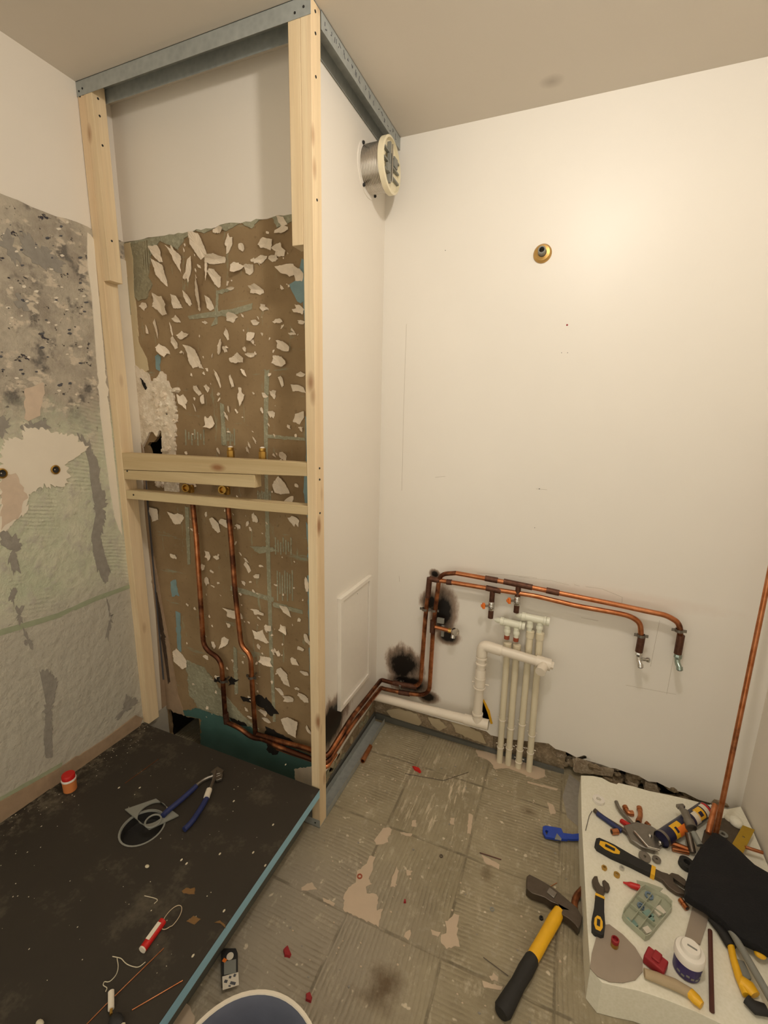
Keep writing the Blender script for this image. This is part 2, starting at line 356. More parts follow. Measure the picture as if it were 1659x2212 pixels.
M_gtin = plain('grey_cardboard', (156, 142, 126), .75, var=.08, sc=20)
M_crumb = plain('plaster_crumb', (206, 196, 170), .9)
M_label = plain('paper_label', (224, 214, 196), .7, var=.05)
M_purp = plain('violet_label', (62, 52, 104), .45, var=.2, sc=50)
M_whpl = plain('white_plastic', (238, 232, 222), .35, var=.03)
M_dblue = plain('navy_can', (30, 30, 62), .35, var=.2)
M_ink = plain('printed_ink', (84, 84, 88), .6)
M_tan = plain('dusty_tan', (178, 158, 126), .8, var=.12, sc=30, bump=.3)
M_bucket = plain('bucket_inside', (100, 104, 118), .4, var=.3, sc=14)
M_ltor = plain('solder_strip', (200,180,150), .4)

# ================================================================== SETTING
NX, NY, NZ = V((1,0,0)), V((0,1,0)), V((0,0,1))
# floor, with bare patches standing a hair proud
b = B().box((-.1, YN, -.12), (XR+.1, YB+.4, 0))
F3 = lambda P: [at(650+x/2.633, 1640+y/2.633, 'z', 0) for x, y in P]
b.mat(1)
for i, P in enumerate(([(470,390),(515,395),(510,430),(490,450),(495,470),(470,485),(430,485),(415,465),(440,430),(455,410)],
  [(390,550),(425,555),(410,590),(410,625),(385,680),(400,715),(370,725),(375,760),(430,770),(440,790),(430,860),(465,850),(455,890),(440,955),(330,900),(245,860),(245,780),(270,730),(310,700),(320,640),(370,600)],
  [(870,880),(900,890),(890,950),(890,1000),(905,1070),(830,1075),(800,1050),(800,1000),(830,990),(825,930)],
  [(1030,545),(1130,600),(1125,625),(1050,590)],[(0,730),(60,705),(90,740),(0,748)],[(125,790),(190,820),(185,835),(130,810)],[(1030,1260),(1145,1295),(1140,1315),(1040,1300)],
  [(1070,1235),(1095,1222),(1122,1240),(1115,1262),(1085,1262)],[(955,310),(980,320),(965,420),(945,425)],[(1400,245),(1435,260),(1450,310),(1420,315)],[(1285,125),(1465,170),(1460,180),(1290,135)],
  [(590,985),(620,975),(630,1010),(610,1030),(585,1010)],[(545,610),(555,640),(535,730),(510,725),(525,660)],[(635,350),(655,350),(655,385),(630,385)],[(600,630),(630,635),(625,660),(605,660)],
  [(850,335),(875,335),(870,370),(850,365)],[(740,970),(800,985),(780,1010),(745,1000)],[(560,415),(635,425),(620,440),(565,425)])):
    b.prism(rag(F3(P), .0022, .006, i), NZ, .0012)
b.prism(rag([at(1000+x/7.541, 1470+y/7.541, 'z', 0) for x, y in [(200,1130),(500,1200),(1150,1390),(1330,1460),(1330,1570),(1180,1610),(900,1490),(700,1420),(530,1450),(450,1330),(390,1290),(260,1240)]], .004, .01), NZ, .002)
b.mat(2).prism([at(x, y, 'z', 0) for x, y in [(1230,1672),(1252,1690),(1254,1790),(1225,1765),(1215,1720)]], NZ, .001)
b.mat(1)
for P in ([(372,2212),(398,2168),(416,2188),(420,2212),(400,2230)],): b.prism(rag([at(x, y, 'z', 0) for x, y in P], .003, .01), NZ, .006)
for k in range(150):                                             # grit and chips
    x, y = random.uniform(.87, 1.66), random.uniform(-.75, .46); r = random.uniform(.0015, .0042)
    b.mat(1 if k % 3 else 2).sph((x, y, r*.3), r, (1, random.uniform(.6,1), .6), 6, 4)
struct(b.obj('floor', [M_floor, M_bare, M_grey], smooth=True))
struct(B().box((-.1, YN, HC), (XR+.1, YB+.2, HC+.1)).obj('ceiling', MCeil, smooth=False))
struct(B().box((XR, YN, 0), (XR+.1, YB+.2, HC)).obj('wall_right', MP, smooth=False))

# left wall
L = lambda P: [at(x, y, 'x', 0) for x, y in P]
zt = 1.99
b = B().box((-.1, YN, 0), (0, .0, HC))
b.mat(1); top = [V((0, YN, 0)), V((0, 0, 0)), V((0, 0, zt))]
k = 60
for i in range(1, k): 
    y = -i*(-YN)/k; top.append(V((0, y, zt + .012*noise.noise(V((y*9, 3, 1))) + .006*noise.noise(V((y*40, 3, 1))))))
top.append(V((0, YN, zt))); b.prism(top, NX, .004)
def lpatch(P, mi, th, amp=.004, step=.012, sd=0): b.mat(mi).prism(rag(L(P), amp, step, sd), NX, .004+th)
lpatch([(186,500),(200,520),(225,800),(262,1160),(246,1120),(236,1060),(228,1000),(215,900),(205,760),(196,640),(186,570)], 2, .0025, .006)
lpatch([(0,955),(20,950),(45,945),(50,925),(85,925),(110,935),(150,940),(180,955),(188,968),(165,985),(140,1000),(145,1040),(120,1052),(85,1050),(60,1065),(55,1090),(60,1100),(35,1120),(10,1145),(-10,1140)], 2, .004, .008, .005, 1)
lpatch([(0,1030),(30,1020),(50,1060),(40,1110),(0,1140)], 5, .0048, .006, .01, 1)
for i, P in enumerate(([(165,940),(190,950),(198,975),(215,1010),(210,1040),(230,1075),(225,1120),(215,1160),(225,1200),(238,1240),(225,1260),(210,1235),(200,1200),(195,1160),(205,1110),(195,1050),(190,1000),(180,965)],
  [(0,1135),(20,1150),(40,1165),(45,1175),(35,1200),(42,1235),(30,1240),(15,1210),(22,1190),(0,1175)],[(22,1270),(35,1275),(28,1305),(22,1300)],[(30,1310),(48,1312),(45,1345),(35,1345)],[(50,1360),(65,1380),(70,1400),(55,1395)],
  [(82,1442),(105,1448),(122,1475),(115,1510),(110,1560),(112,1630),(98,1635),(92,1600),(98,1520),(90,1480)],[(228,1290),(235,1310),(240,1340),(232,1380),(226,1375),(235,1335)],[(270,1500),(300,1515),(280,1530),(250,1555),(245,1550),(265,1530)],
  [(-10,900),(18,905),(15,940),(-10,950)],[(45,915),(90,912),(100,925),(60,930),(45,945)],[(60,500),(75,530),(115,550),(140,570),(130,590),(90,580),(50,550),(40,510)],[(30,640),(55,645),(60,665),(40,670)],[(0,500),(20,505),(45,560),(30,570),(0,530)])):
    lpatch(P, 3, .0012, .009, .005, i)
lpatch([(-10,1362),(120,1325),(200,1290),(277,1262),(279,1270),(200,1300),(120,1336),(-10,1375)], 4, .001, .003)
lpatch([(52,840),(90,830),(95,850),(82,905),(50,905)], 5, .001, .006)
lpatch([(-40,1750),(60,1695),(130,1655),(220,1598),(290,1545),(306,1550),(300,1570),(200,1640),(100,1705),(-40,1800)], 6, .006, .004)
lpatch([(-40,1742),(60,1687),(130,1647),(130,1655),(60,1695),(-40,1750)], 4, .002, .003)
for yz, mi_, th_, sd_ in (([(-.064,.17),(-.002,.17),(-.002,1.93),(-.05,1.93),(-.064,1.5)], 2, .003, 1), ([(-.030,.17),(-.002,.17),(-.002,1.25),(-.012,1.30),(-.024,1.0),(-.018,.6)], 6, .0045, 2), ([(-.014,.3),(-.006,.3),(-.004,1.2),(-.012,1.1)], 7, .0055, 3)):
    b.mat(mi_).prism(rag([V((0,y,z_)) for y, z_ in yz], .003, .012, sd_), NX, .004+th_)
r2 = random.Random(3)
for i in range(70):                                              # pits and crumbs of old adhesive
    x = r2.uniform(0, 185); y = r2.uniform(470, 860); s = r2.uniform(2, 5)
    a = r2.uniform(0, 3); P = [(x+s*math.cos(a+t)*r2.uniform(.6,1.5), y+s*.6*math.sin(a+t)) for t in (0,1,2,3,4,5)]
    lpatch(P, 7 if i % 2 else 2, .0015, .001, .01, i)
struct(b.obj('wall_left', [MP, M_L, M_white, M_grey, M_green, M_pink, M_dirt, M_ink], smooth=False))

# shaft wall (torn board) with its two holes
Y1 = lambda P: [at(x, y, 'y', 0) for x, y in P]
hA = rag(Y1([(351,932),(354,945),(350,952),(356,962),(354,980),(325,980),(318,962),(322,955),(331,955),(340,942)]), .003, .012, 2)
hB = rag(Y1([(364,1530),(378,1536),(395,1540),(402,1548),(430,1552),(432,1590),(433,1615),(400,1625),(378,1615),(370,1590)]), .003, .012, 5)
outl = [V((0,0,.0)), V((XS,0,.0)), V((XS,0,HC)), V((0,0,HC))]
b = B().prism(outl, NY, .013, holes=[hA, hB])
b.mat(1)
up = [V((0,0,HC)), V((XS,0,HC))]; k = 40
for i in range(k+1):
    x = XS*(1-i/k); up.append(V((x, 0, zt + .01*noise.noise(V((x*12, 1, 5))) + .005*noise.noise(V((x*50,1,5))))))
b.prism(up, -NY, .003)
def bpatch(P, mi, th=.002, amp=.004, step=.008, sd=0, taper=0): b.mat(mi).prism(rag(Y1(P), amp, step, sd), -NY, th, taper=taper)
bpatch([(263,526),(300,519),(360,507),(450,487),(540,470),(632,455),(660,450),(660,468),(632,478),(600,492),(588,470),(560,476),(545,494),(520,482),(490,500),(470,490),(440,505),(425,498),(400,515),(385,540),(368,530),(345,520),(322,560),(312,530)], 3, .0022, .003)
bpatch([(283,528),(322,520),(326,560),(322,600),(330,615),(318,645),(300,650),(290,640),(292,600),(287,565)], 4, .004, .002)
bpatch([(263,528),(283,526),(290,560),(291,620),(298,700),(300,740),(318,775),(322,800),(316,815),(300,790),(285,800),(262,760)], 5, .005, .004)
bpatch([(273,588),(277,592),(286,680),(281,684)], 3, .006, .0008)
bpatch([(290,790),(305,795),(322,805),(330,830),(352,800),(366,830),(378,850),(382,900),(380,980),(388,1060),(360,1080),(355,1000),(352,930),(340,945),(328,930),(312,965),(300,940),(290,880)], 6, .008, .006, .008, 1)
bpatch([(296,980),(306,960),(318,985),(318,1040),(322,1090),(330,1180),(348,1290),(368,1400),(385,1500),(400,1545),(362,1528),(352,1440),(330,1300),(312,1150),(302,1060)], 7, .006, .005, .012, 3)
bpatch([(305,1060),(313,1062),(322,1160),(332,1250),(326,1250),(316,1170)], 12, .0075, .006, .006, 4)  # this and the next: narrow dark brown strips down the plaster
bpatch([(334,1275),(342,1280),(352,1330),(362,1400),(370,1470),(366,1475),(355,1400),(345,1340)], 12, .0075, .005, .006, 4)
for i in range(60):                                              # crumbly relief of the broken plaster
    x = r2.gauss(350, 17); y = r2.uniform(815, 1050)
    if x < 312 and y > 930: continue
    if 316 < x < 356 and 925 < y < 985: continue
    s = r2.uniform(3, 9); P = [(x+s*math.cos(t)*r2.uniform(.4,1.1), y+s*1.3*math.sin(t)*r2.uniform(.5,1.1)) for t in (0,1.1,2.1,3.1,4.2,5.2)]
    b.mat(6 if i % 4 else 2).prism(Y1(P), V((r2.uniform(-.3,.3), -1, r2.uniform(-.2,.6))), r2.uniform(.010,.018), taper=.35)
bpatch([(400,1425),(440,1440),(470,1480),(520,1540),(560,1575),(500,1560),(470,1545),(430,1530),(410,1500)], 3, .0022, .005)
bpatch([(392,1535),(430,1530),(480,1548),(540,1570),(600,1600),(690,1640),(690,1720),(640,1720),(434,1640),(434,1552),(402,1546)], 9, .003, .004)
bpatch([(636,1660),(690,1652),(690,1740),(650,1720),(642,1695)], 2, .0042, .003)
for P, sd in (([(652,560),(664,575),(664,640),(650,655),(636,640),(628,615),(640,605)], 1), ([(655,650),(668,650),(672,800),(664,800),(660,720)], 2), ([(660,900),(672,905),(674,1060),(664,1120),(656,1060),(662,980)], 3),
              ([(662,1130),(684,1160),(682,1250),(668,1230)], 4), ([(664,1240),(686,1240),(688,1360),(668,1370)], 5), ([(368,1255),(380,1252),(386,1285),(372,1290)], 6), ([(380,1320),(390,1325),(392,1410),(384,1400)], 7), ([(336,770),(348,772),(346,800),(338,798)], 8), ([(668,1400),(690,1400),(690,1560),(676,1540)], 9)):
    bpatch(P, 10, .0013+.00017*sd, .004, .012, sd)
for P, sd in (([(405,683),(440,676),(500,668),(545,655),(545,668),(500,682),(410,690)], 1), ([(467,628),(500,624),(500,629),(472,633),(470,700),(456,704),(464,690)], 2), ([(572,800),(582,800),(580,860),(578,1000),(584,1200),(590,1420),(596,1560),(590,1560),(582,1400),(574,1150),(570,900)], 3),
              ([(575,938),(660,946),(660,952),(575,946)], 4), ([(500,1265),(590,1290),(590,1300),(500,1275)], 6), ([(400,1095),(408,1095),(412,1220),(406,1220)], 7),
              ([(540,1180),(590,1182),(600,1190),(560,1196)], 8), ([(590,1300),(655,1318),(655,1326),(590,1310)], 11),
              ([(476,870),(484,872),(490,960),(482,962)], 12), ([(505,1395),(512,1400),(515,1500),(508,1500)], 13)):
    bpatch(P, 3, .0010+.00016*sd, .003, .008, sd)
for P, sd in (([(555,1500),(575,1508),(590,1525),(600,1540),(585,1545),(570,1530),(545,1512)], 1), ([(575,1570),(600,1580),(640,1605),(625,1612),(590,1602),(570,1590)], 2), ([(575,1605),(600,1612),(602,1625),(590,1632),(578,1622)], 3), ([(495,1548),(530,1560),(535,1568),(505,1562)], 4),
              ([(465,1460),(480,1464),(476,1474),(462,1470)], 5), ([(500,1462),(516,1468),(510,1478),(495,1480)], 6), ([(525,1506),(545,1508),(545,1516),(528,1514)], 7), ([(362,880),(367,885),(366,898),(360,890)], 8), ([(307,815),(312,818),(322,838),(318,838)], 9)):
    bpatch(P, 11, .0035 if sd < 8 else .012, .005, .008, sd)
for k in range(7):                                               # combed adhesive remnants
    for (xa, y0_, y1_) in ((598+k*5.4, 1232+k%3*4, 1298-k%2*16), (594+k*5.6, 1160+k%3*5, 1198-k%2*6), (478+k*4.5, 925+k%3*6, 962-k%2*9), (556+k*4.4, 1060+k%2*3, 1085-k%3*4), (400+k*6.5, 928+k%3*5, 962-k%2*12)):
        bpatch([(xa, y0_), (xa+2.6, y0_+1), (xa+3.2, y1_), (xa+.6, y1_)], 3, .0012+.0001*k, .0015, .006, k)
# torn paper flakes: attached on one side, curling away from the board on the other
def flake(cx, cy, w, h, rr):
    c = at(cx, cy, 'y', 0); sc = .5*(at(cx+10, cy, 'y', 0)-c).length/10
    sl = rr.uniform(.1, .5)*(1 if rr.random() < .8 else -1); n = rr.randint(7, 11); pts = []
    ph = rr.uniform(0, 6)
    for i in range(n):
        a = 2*PI*i/n + rr.uniform(-.25, .25); q = rr.uniform(.5, 1.15)
        pts.append((w*sc*math.cos(a)*q, h*sc*math.sin(a)*q))
    cu = rr.uniform(.007, .022)*min(1, (w+h)/60); di = rr.choice((-1, 1, 1)); vert = rr.random() < .6; out = []
    fine = []                                                    # torn, jagged outline
    for i in range(n):
        p, q2 = pts[i], pts[(i+1) % n]; k = max(1, int(math.hypot(q2[0]-p[0], q2[1]-p[1])/.0045))
        for j in range(k):
            f = j/k; g = rr.uniform(-.0011, .0011); fine.append((p[0]+(q2[0]-p[0])*f+g, p[1]+(q2[1]-p[1])*f+rr.uniform(-.0011, .0011)))
    pts = fine; n = len(pts)
    for x, y in pts:
        t = (y/(h*sc) if vert else x/(w*sc))*di*.5+.5
        t = max(0, min(1, t))
        back = max(0, t-.7)*h*sc*.5 if vert else 0
        out.append(V((c.x + x + sl*(-y), -.0012 - cu*t**1.8 - rr.uniform(0, .0012), c.z + y - di*back)))
    vs = [b.bm.verts.new(p) for p in out]; vb = [b.bm.verts.new(p + V((0,.0009,0))) for p in out]
    cc = sum(out, V())/n; cv = b.bm.verts.new(V((cc.x, -.0022 - cu*.12, cc.z))); cb = b.bm.verts.new(V((cc.x, -.0010, cc.z)))
    for i in range(n):
        j = (i+1)%n; b._f([vs[i], vs[j], cv]); b._f([vb[j], vb[i], cb]); b._f([vs[i], vb[i], vb[j], vs[j]])
rr = random.Random(11); b.mat(2); q = .4219
FA = [(810,345,60,70),(905,370,50,100),(1025,310,70,110),(1105,380,110,40),(1175,310,40,90),(1120,232,60,30),(1450,185,60,40),(1450,230,90,40),(1365,300,70,60),(1440,340,70,60),(1215,420,80,50),(1280,432,60,50),(1480,440,100,60),(970,430,30,100),(1110,480,50,90),(1020,560,40,150),(830,455,50,120),(820,610,100,90),(905,600,50,70),(965,585,30,60),(1075,600,40,60),(1320,535,80,40),(740,620,50,30),(905,690,50,30),(1190,675,80,40),(1350,630,50,30),(1305,705,50,25),(1425,695,60,20),(1165,765,30,50),(1285,775,50,50),(940,770,70,30),(1450,820,90,60),(845,845,60,50),(900,815,30,60),(1000,880,90,110),(1130,825,30,60),(1220,890,80,50),(1285,870,60,30),(1435,900,100,50),(1445,1000,20,60),(1500,760,40,15),(1535,1040,70,50),(1400,1070,40,40),(940,1110,40,60),(1040,1095,30,50),(1010,1050,40,40),(1235,1085,40,80),(1070,1215,60,60),(1390,1170,40,40),(1530,1190,60,70),(1190,1010,15,60),(1120,990,15,80),(1455,1385,50,40),(1545,970,50,25),(1120,1360,20,40),(1270,1355,20,30),(1540,640,60,40),(1545,700,50,20),(1530,460,60,50),(1340,385,70,35),(1400,375,50,30),(1300,385,30,20),(800,730,20,70),(755,745,15,40),(1060,430,15,100),(1240,320,50,30),(1180,530,50,12),(1160,1180,14,40),(1000,1140,14,30),(880,740,12,60)]
FB = [(800,490,60,70),(910,520,70,60),(1100,550,50,80),(1145,540,50,50),(1310,520,30,50),(1270,545,20,30),(1440,360,110,110),(1480,430,50,60),(890,715,30,30),(1065,710,30,40),(1110,722,40,20),(1040,768,30,35),(1270,765,30,80),(1320,815,40,40),(1085,790,18,20),(1065,843,35,35),(1250,850,22,25),(1195,1005,110,50),(1320,1000,70,30),(1465,990,60,80),(1370,1080,50,40),(1450,1090,50,40),(1150,1155,50,60),(1095,1165,20,40),(1335,1120,80,60),(1510,1250,60,40),(1365,1250,80,40),(1450,1320,80,90),(1560,1310,60,30),(925,1240,80,90),(1430,1400,40,40),(1480,1440,60,50),(1545,1430,60,60),(1520,1390,30,20),(1490,1590,130,100),(1570,1130,40,60),(1575,850,30,80),(1350,1510,60,40),(1540,1185,50,30),(960,960,16,16),(1000,980,16,16),(1300,890,22,16),(1510,530,60,60),(860,340,80,60),(980,350,60,30),(1220,560,30,30),(1400,1200,24,30),(1580,1600,40,40),(1365,1550,40,30)]
for x, y, w_, h_ in FA: flake(x*q, 400+y*q, w_*q*1.05, h_*q*1.05, rr)
for x, y, w_, h_ in FB: flake(x*q, 900+y*q, w_*q, h_*q, rr)
for i in range(210):
    x = rr.uniform(385, 655); y = rr.uniform(500, 1560)
    if y > 980 and x < 400: continue
    s = rr.uniform(2, 9)**1.0; flake(x, y, s*rr.uniform(.5, 1.6), s*rr.uniform(.6, 1.8), rr)
struct(b.obj('wall_shaft', [M_board, MP, M_flake, M_gg, M_rib, M_cream, M_plast, M_dirt, M_dark, M_teal, M_blue, M_char, plain('dark_brown_strip', (70,54,40), .9, var=.5, sc=50, bump=.5)], smooth=False))
# cavity seen through the holes
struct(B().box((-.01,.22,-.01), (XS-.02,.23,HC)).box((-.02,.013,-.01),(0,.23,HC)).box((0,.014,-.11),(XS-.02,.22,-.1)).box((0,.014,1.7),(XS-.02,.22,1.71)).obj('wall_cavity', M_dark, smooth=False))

# side wall of the shaft: paint skin over a rough base
b = B().mat(2).box((XS-.02, 0, 0), (XS-.008, YB+.02, HC))
S = lambda P: [at(x, y, 'x', XS) for x, y in P]
low = [at(700,1672,'x',XS), at(725,1640,'x',XS), at(745,1606,'x',XS), at(765,1575,'x',XS), at(790,1540,'x',XS), at(808,1512,'x',XS)]
pts = [V((XS-.008, 0, HC)), V((XS-.008, YB, HC)), V((XS-.008, YB, low[-1].z+.01))] + [V((XS-.008, p.y, p.z)) for p in rag(low[::-1]+[], .0, 9)] + [V((XS-.008, 0, low[0].z-.02))]
b.mat(0).prism(pts, NX, .008)
b.mat(3).prism([V((XS-.008, y, z)) for y, z in ((0,0),(YB,0),(YB,.035),(0,.035))], NX, .006)
for k in range(14):
    y = random.uniform(.02,.46); zz = random.uniform(.04,.11); r = random.uniform(.012,.03)
    P = rag([V((XS-.008, y+r*math.cos(a), zz+r*.7*math.sin(a))) for a in (0,1,2,3,4,5)], .006, .008, k); b.mat(1 if k % 2 else 4).prism(P, NX, .004)
struct(b.obj('wall_shaft_side', [MP_side, M_conc, M_brick, M_dgrey, M_gg], smooth=False))

# far wall: paint skin with a ragged foot and a hole beside the drain, masonry behind
R2 = lambda P, y=YB: [at(x, yy_, 'y', y) for x, yy_ in P]
foot = [(1060,1588),(1100,1597),(1160,1603),(1185,1606),(1200,1618),(1222,1624),(1245,1636),(1268,1643),(1290,1655),(1330,1660),(1352,1668),(1380,1676),(1400,1688),(1420,1690),(1450,1705),(1480,1713),(1510,1728),(1535,1735),(1560,1748),(1590,1756)]
fp = [V((p.x, YB, p.z)) for p in R2(foot)]
fp = [V((XS-.01, YB, .100)), V((1.30, YB, .098))] + [p for p in fp if p.x > 1.31] + [V((XR, YB, fp[-1].z-.01))]
hole = rag(R2([(1042,1510),(1047,1518),(1054,1535),(1060,1560),(1050,1565),(1036,1552),(1038,1520)]), .002, .008, 1)
b = B().mat(0).prism(fp[:1] + rag(fp[1:-1] + [], 0, 9) + fp[-1:] + [V((XR, YB, HC)), V((XS-.01, YB, HC))], NY, .012, holes=[hole])
b.mat(1).box((XS-.02, YB+.012+.03, 0), (1.02, YB+.1, .3)).box((XS-.02, YB+.012, 0), (1.33, YB+.03, .104)).box((1.33, YB+.012, .22), (XR, YB+.1, .6)).box((1.33, YB+.02, 0), (1.62, YB+.1, .22))
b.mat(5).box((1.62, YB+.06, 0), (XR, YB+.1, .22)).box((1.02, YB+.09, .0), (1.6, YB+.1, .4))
b.mat(6).prism(rag(R2([(1041,1508),(1046,1512),(1058,1535),(1064,1562),(1060,1563),(1053,1538),(1046,1520)]), .001, .01), -NY, .003)
for i, P in enumerate(([(835,1535),(862,1528),(900,1540),(912,1560),(905,1566),(880,1560),(850,1553)], [(925,1548),(950,1552),(965,1570),(950,1578),(935,1566)], [(975,1556),(1010,1566),(1040,1582),(1050,1605),(1015,1595),(985,1580)])):
    b.mat(2).prism(rag(R2(P, YB+.012), .003, .01, i), -NY, .005)
b.mat(3).prism([V((x, YB, z_)) for x, z_ in ((XS,0),(1.62,0),(1.62,.014),(1.33,.016),(XS,.03))], NY, .012)
r5 = random.Random(5)
for k in range(60):                                              # broken masonry along the foot of the wall
    x = r5.uniform(1.60, XR-.03); zz = r5.uniform(.01, .10 - .0*(x-1.6)); r = r5.uniform(.012, .03)
    yy_ = YB + r5.uniform(.01, .05); b.mat(1 if k % 3 else 4)
    n0 = len(b.bm.verts); b.sph((x, yy_, zz), r, (1.3, .8, .75), 8, 6); b.bm.verts.ensure_lookup_table()
    for v_ in b.bm.verts[n0:]: v_.co += noise.noise_vector(v_.co*60+V((k,0,0)))*r*.45
for P in ([(1236,1640),(1262,1632),(1300,1650),(1325,1662),(1322,1678),(1270,1672),(1240,1668)], [(1395,1690),(1420,1700),(1428,1716),(1405,1722),(1390,1705)], [(1500,1735),(1540,1745),(1550,1765),(1515,1762)]):
    b.mat(4).prism(rag(R2(P), .003, .01, 3), NY, .03)
for (px, py, r_) in ((1225,702,3), (962,541,1.4), (1213,762,1.3), (1226,762,1.3), (1165,1056,2), (1155,1140,1.4)):
    c = at(px, py, 'y', YB); b.mat(7 if px == 1225 else 3).lathe([(.0001,0),(.0019*r_*.55,0),(.0015*r_*.55,.0015)], c, -NY, 10)
b.mat(0).prism(rag(R2([(846,1474),(852,1468),(862,1465),(874,1469),(880,1480),(864,1486),(850,1482)]), .001, .006, 4), -NY, .008)
for A in ([(1030,1238),(1100,1242),(1150,1247),(1160,1249)], [(1120,1246),(1190,1254),(1230,1264)], [(1240,1263),(1252,1266)], [(1265,1267),(1300,1272),(1330,1284),(1344,1290),(1343,1303)], [(878,700),(872,880),(868,1060)], [(1255,1334),(1292,1341)], [(1352,1480),(1460,1500)], [(1425,1340),(1405,1440)], [(1455,1420),(1440,1500)], [(940,1031),(962,1029)], [(1158,1056),(1182,1058)], [(862,1244),(863,1257)]):
    b.mat(8).tube([at(x, y, 'y', YB) for x, y in A], .0006, 5)
struct(b.obj('wall_far', [MP_far, M_brick, M_conc, M_dgrey, M_stone, M_dark, M_yel, M_dred, plain('faint_crack', (186, 176, 160), .8)], smooth=True, ang=25))

# ================================================================== FRAME
def screw(root, c, n, r=.0035): return B().lathe([(r,0),(r*.9,.0012),(.0004,.0008)], V(c), n, 10).obj('screw', M_black, root)
def zat(px, py, y=-DF): return at(px, py, 'y', y).z
def upright(px0, x0, x1, z0, z1, y0, y1, name, lab, screws):
    t = thing(name, lab, 'stud', ((x0+x1)/2, (y0+y1)/2, z0))
    B().box((x0, y0, z0), (x1, y1, z1)).obj('timber', M_wz, t, bevel=.0012)
    for c, n in screws: screw(t, c, n)
    return t
sx = .034; dy = .050
fr = -NY
upright(0, .002, sx, ZT+.001, HC-.003, -DF, -DF+dy, 'wooden_stud', 'tall pine stud standing against the left wall on the black tray', [((.012,-DF,2.36),fr),((.026,-DF,2.362),fr)])
zl = at(228,607,'y',-DF).z
upright(0, sx+.0005, sx+.0295, zl, HC-.006, -DF, -DF+dy-.004, 'wooden_block', 'short pine batten screwed to the upper left stud', [((sx+.0295,-DF+.02,z_),NX) for z_ in (at(217,217,'x',.063).z, at(217,252,'x',.063).z, at(224,316,'x',.063).z, at(237,519,'x',.063).z)])
xr0 = .803
upright(0, xr0, XF, .002, HC-.003, -DF, -DF+.045, 'wooden_stud', 'tall pine stud at the outer corner reaching down to the floor track', [((XF,-DF+.02,at(p,q_,'x',XF).z),NX) for p, q_ in ((676,17),(677,66),(676,158),(681,429),(688,1012),(690,1036),(692,1108))])
zr = at(643,530,'y',-DF).z
upright(0, .768, xr0-.0005, zr, HC-.006, -DF, -DF+.045, 'wooden_block', 'short pine batten beside the top of the outer corner stud', [])
def rail(name, lab, x0, x1, A0, A1, yd, sc=()):                  # pixel heights at the two ends: (top, bottom)
    z = [at(p, q_, 'y', -DF).z for p, q_ in (A0[0], A0[1], A1[0], A1[1])]
    t = thing(name, lab, 'rail', ((x0+x1)/2, -DF+yd/2, min(z)))
    B().hexa([V((x0,-DF+.001,z[1])), V((x1,-DF+.001,z[3])), V((x1,-DF+yd,z[3])), V((x0,-DF+yd,z[1])), V((x0,-DF+.001,z[0])), V((x1,-DF+.001,z[2])), V((x1,-DF+yd,z[2])), V((x0,-DF+yd,z[0]))]).obj('timber', M_wx, t, bevel=.001)
    for s_ in sc: screw(t, s_, fr)
    return t
c_ = at(268,1017,'y',-DF)
rail('wooden_rail', 'upper pine cross rail running between the two studs', sx+.001, xr0-.001, ((258,978),(258,1014)), ((665,1000),(665,1029)), .036, [(c_.x+.015,-DF+.001,c_.z)])
xe = at(550,1050,'y',-DF).x
rail('wooden_rail', 'shorter pine rail fixed directly under the upper cross rail', sx+.001, xe, ((258,1015),(258,1034)), ((550,1026),(550,1054)), .034)
rail('wooden_rail', 'narrow lower pine cross rail in front of the copper risers', sx+.001, xr0-.001, ((270,1059),(270,1077)), ((665,1094),(665,1113)), .045, [(at(288,1069,'y',-DF).x,-DF+.001,at(288,1069,'y',-DF).z)])

def channel(name, lab, p, q_, wv, hgt, down, marks=None):       # U section from p to q, width vector wv, flanges up/down
    t = thing(name, lab, 'metal track', p); p, q_, wv = V(p), V(q_), V(wv); s = -1 if down else 1; th = .0012; wn = wv.normalized()*th
    bb = B()
    def slab(a, v1, v2): d = q_-p; bb.hexa([a, a+d, a+d+v1, a+v1, a+v2, a+d+v2, a+d+v1+v2, a+v1+v2])
    slab(p, wv, V((0,0,s*th))); slab(p, wn, V((0,0,s*hgt))); slab(p+wv-wn, wn, V((0,0,s*hgt)))
    lip = wv.normalized()*.004
    bb.obj('channel', M_galv, t, smooth=False)
    return t
tr1 = channel('ceiling_track', 'galvanised steel track on the ceiling above the two studs', (0.001,-DF-.0015,HC-.0005), (XF,-DF-.0015,HC-.0005), (0,.056,0), .040, True)
for x, z_ in ((.012,2.372),(.028,2.376),(.79,2.372),(.815,2.378)): screw(tr1, (x,-DF-.0015,z_), fr, .003)
tr2 = channel('ceiling_track', 'galvanised steel ceiling track with faint lettering along the side wall', (XF+.0015,-DF+.047,HC-.0005), (XF+.0015,YB-.001,HC-.0005), (-.052,0,0), .040, True)
bb = B(); rk = random.Random(2)                                  # worn, unreadable lettering
for k in range(21):
    y = -DF+.07+k*.0245
    if k in (9, 13): continue
    x = XF+.0015; z0 = HC-.030
    for st in range(rk.randint(2,3)):
        a = (y+rk.uniform(-.007,.007), z0+rk.uniform(0,.02)); c2 = (y+rk.uniform(-.007,.007), z0+rk.uniform(0,.02))
        d = V((0, c2[0]-a[0], c2[1]-a[1]))
        if d.length < .004: continue
        bb.beam((x+.0003,a[0],a[1]), (x+.0003,c2[0],c2[1]), .0006, .0022, up=(0,-d.z,d.y))
bb.obj('lettering', M_ink, tr2, smooth=False, label='worn dark stamped lettering')
channel('floor_track', 'galvanised steel floor track along the foot of the side wall', (XF+.0005,-DF+.047,.0005), (XF+.0005,YB-.015,.0005), (-.050,0,0), .028, False)
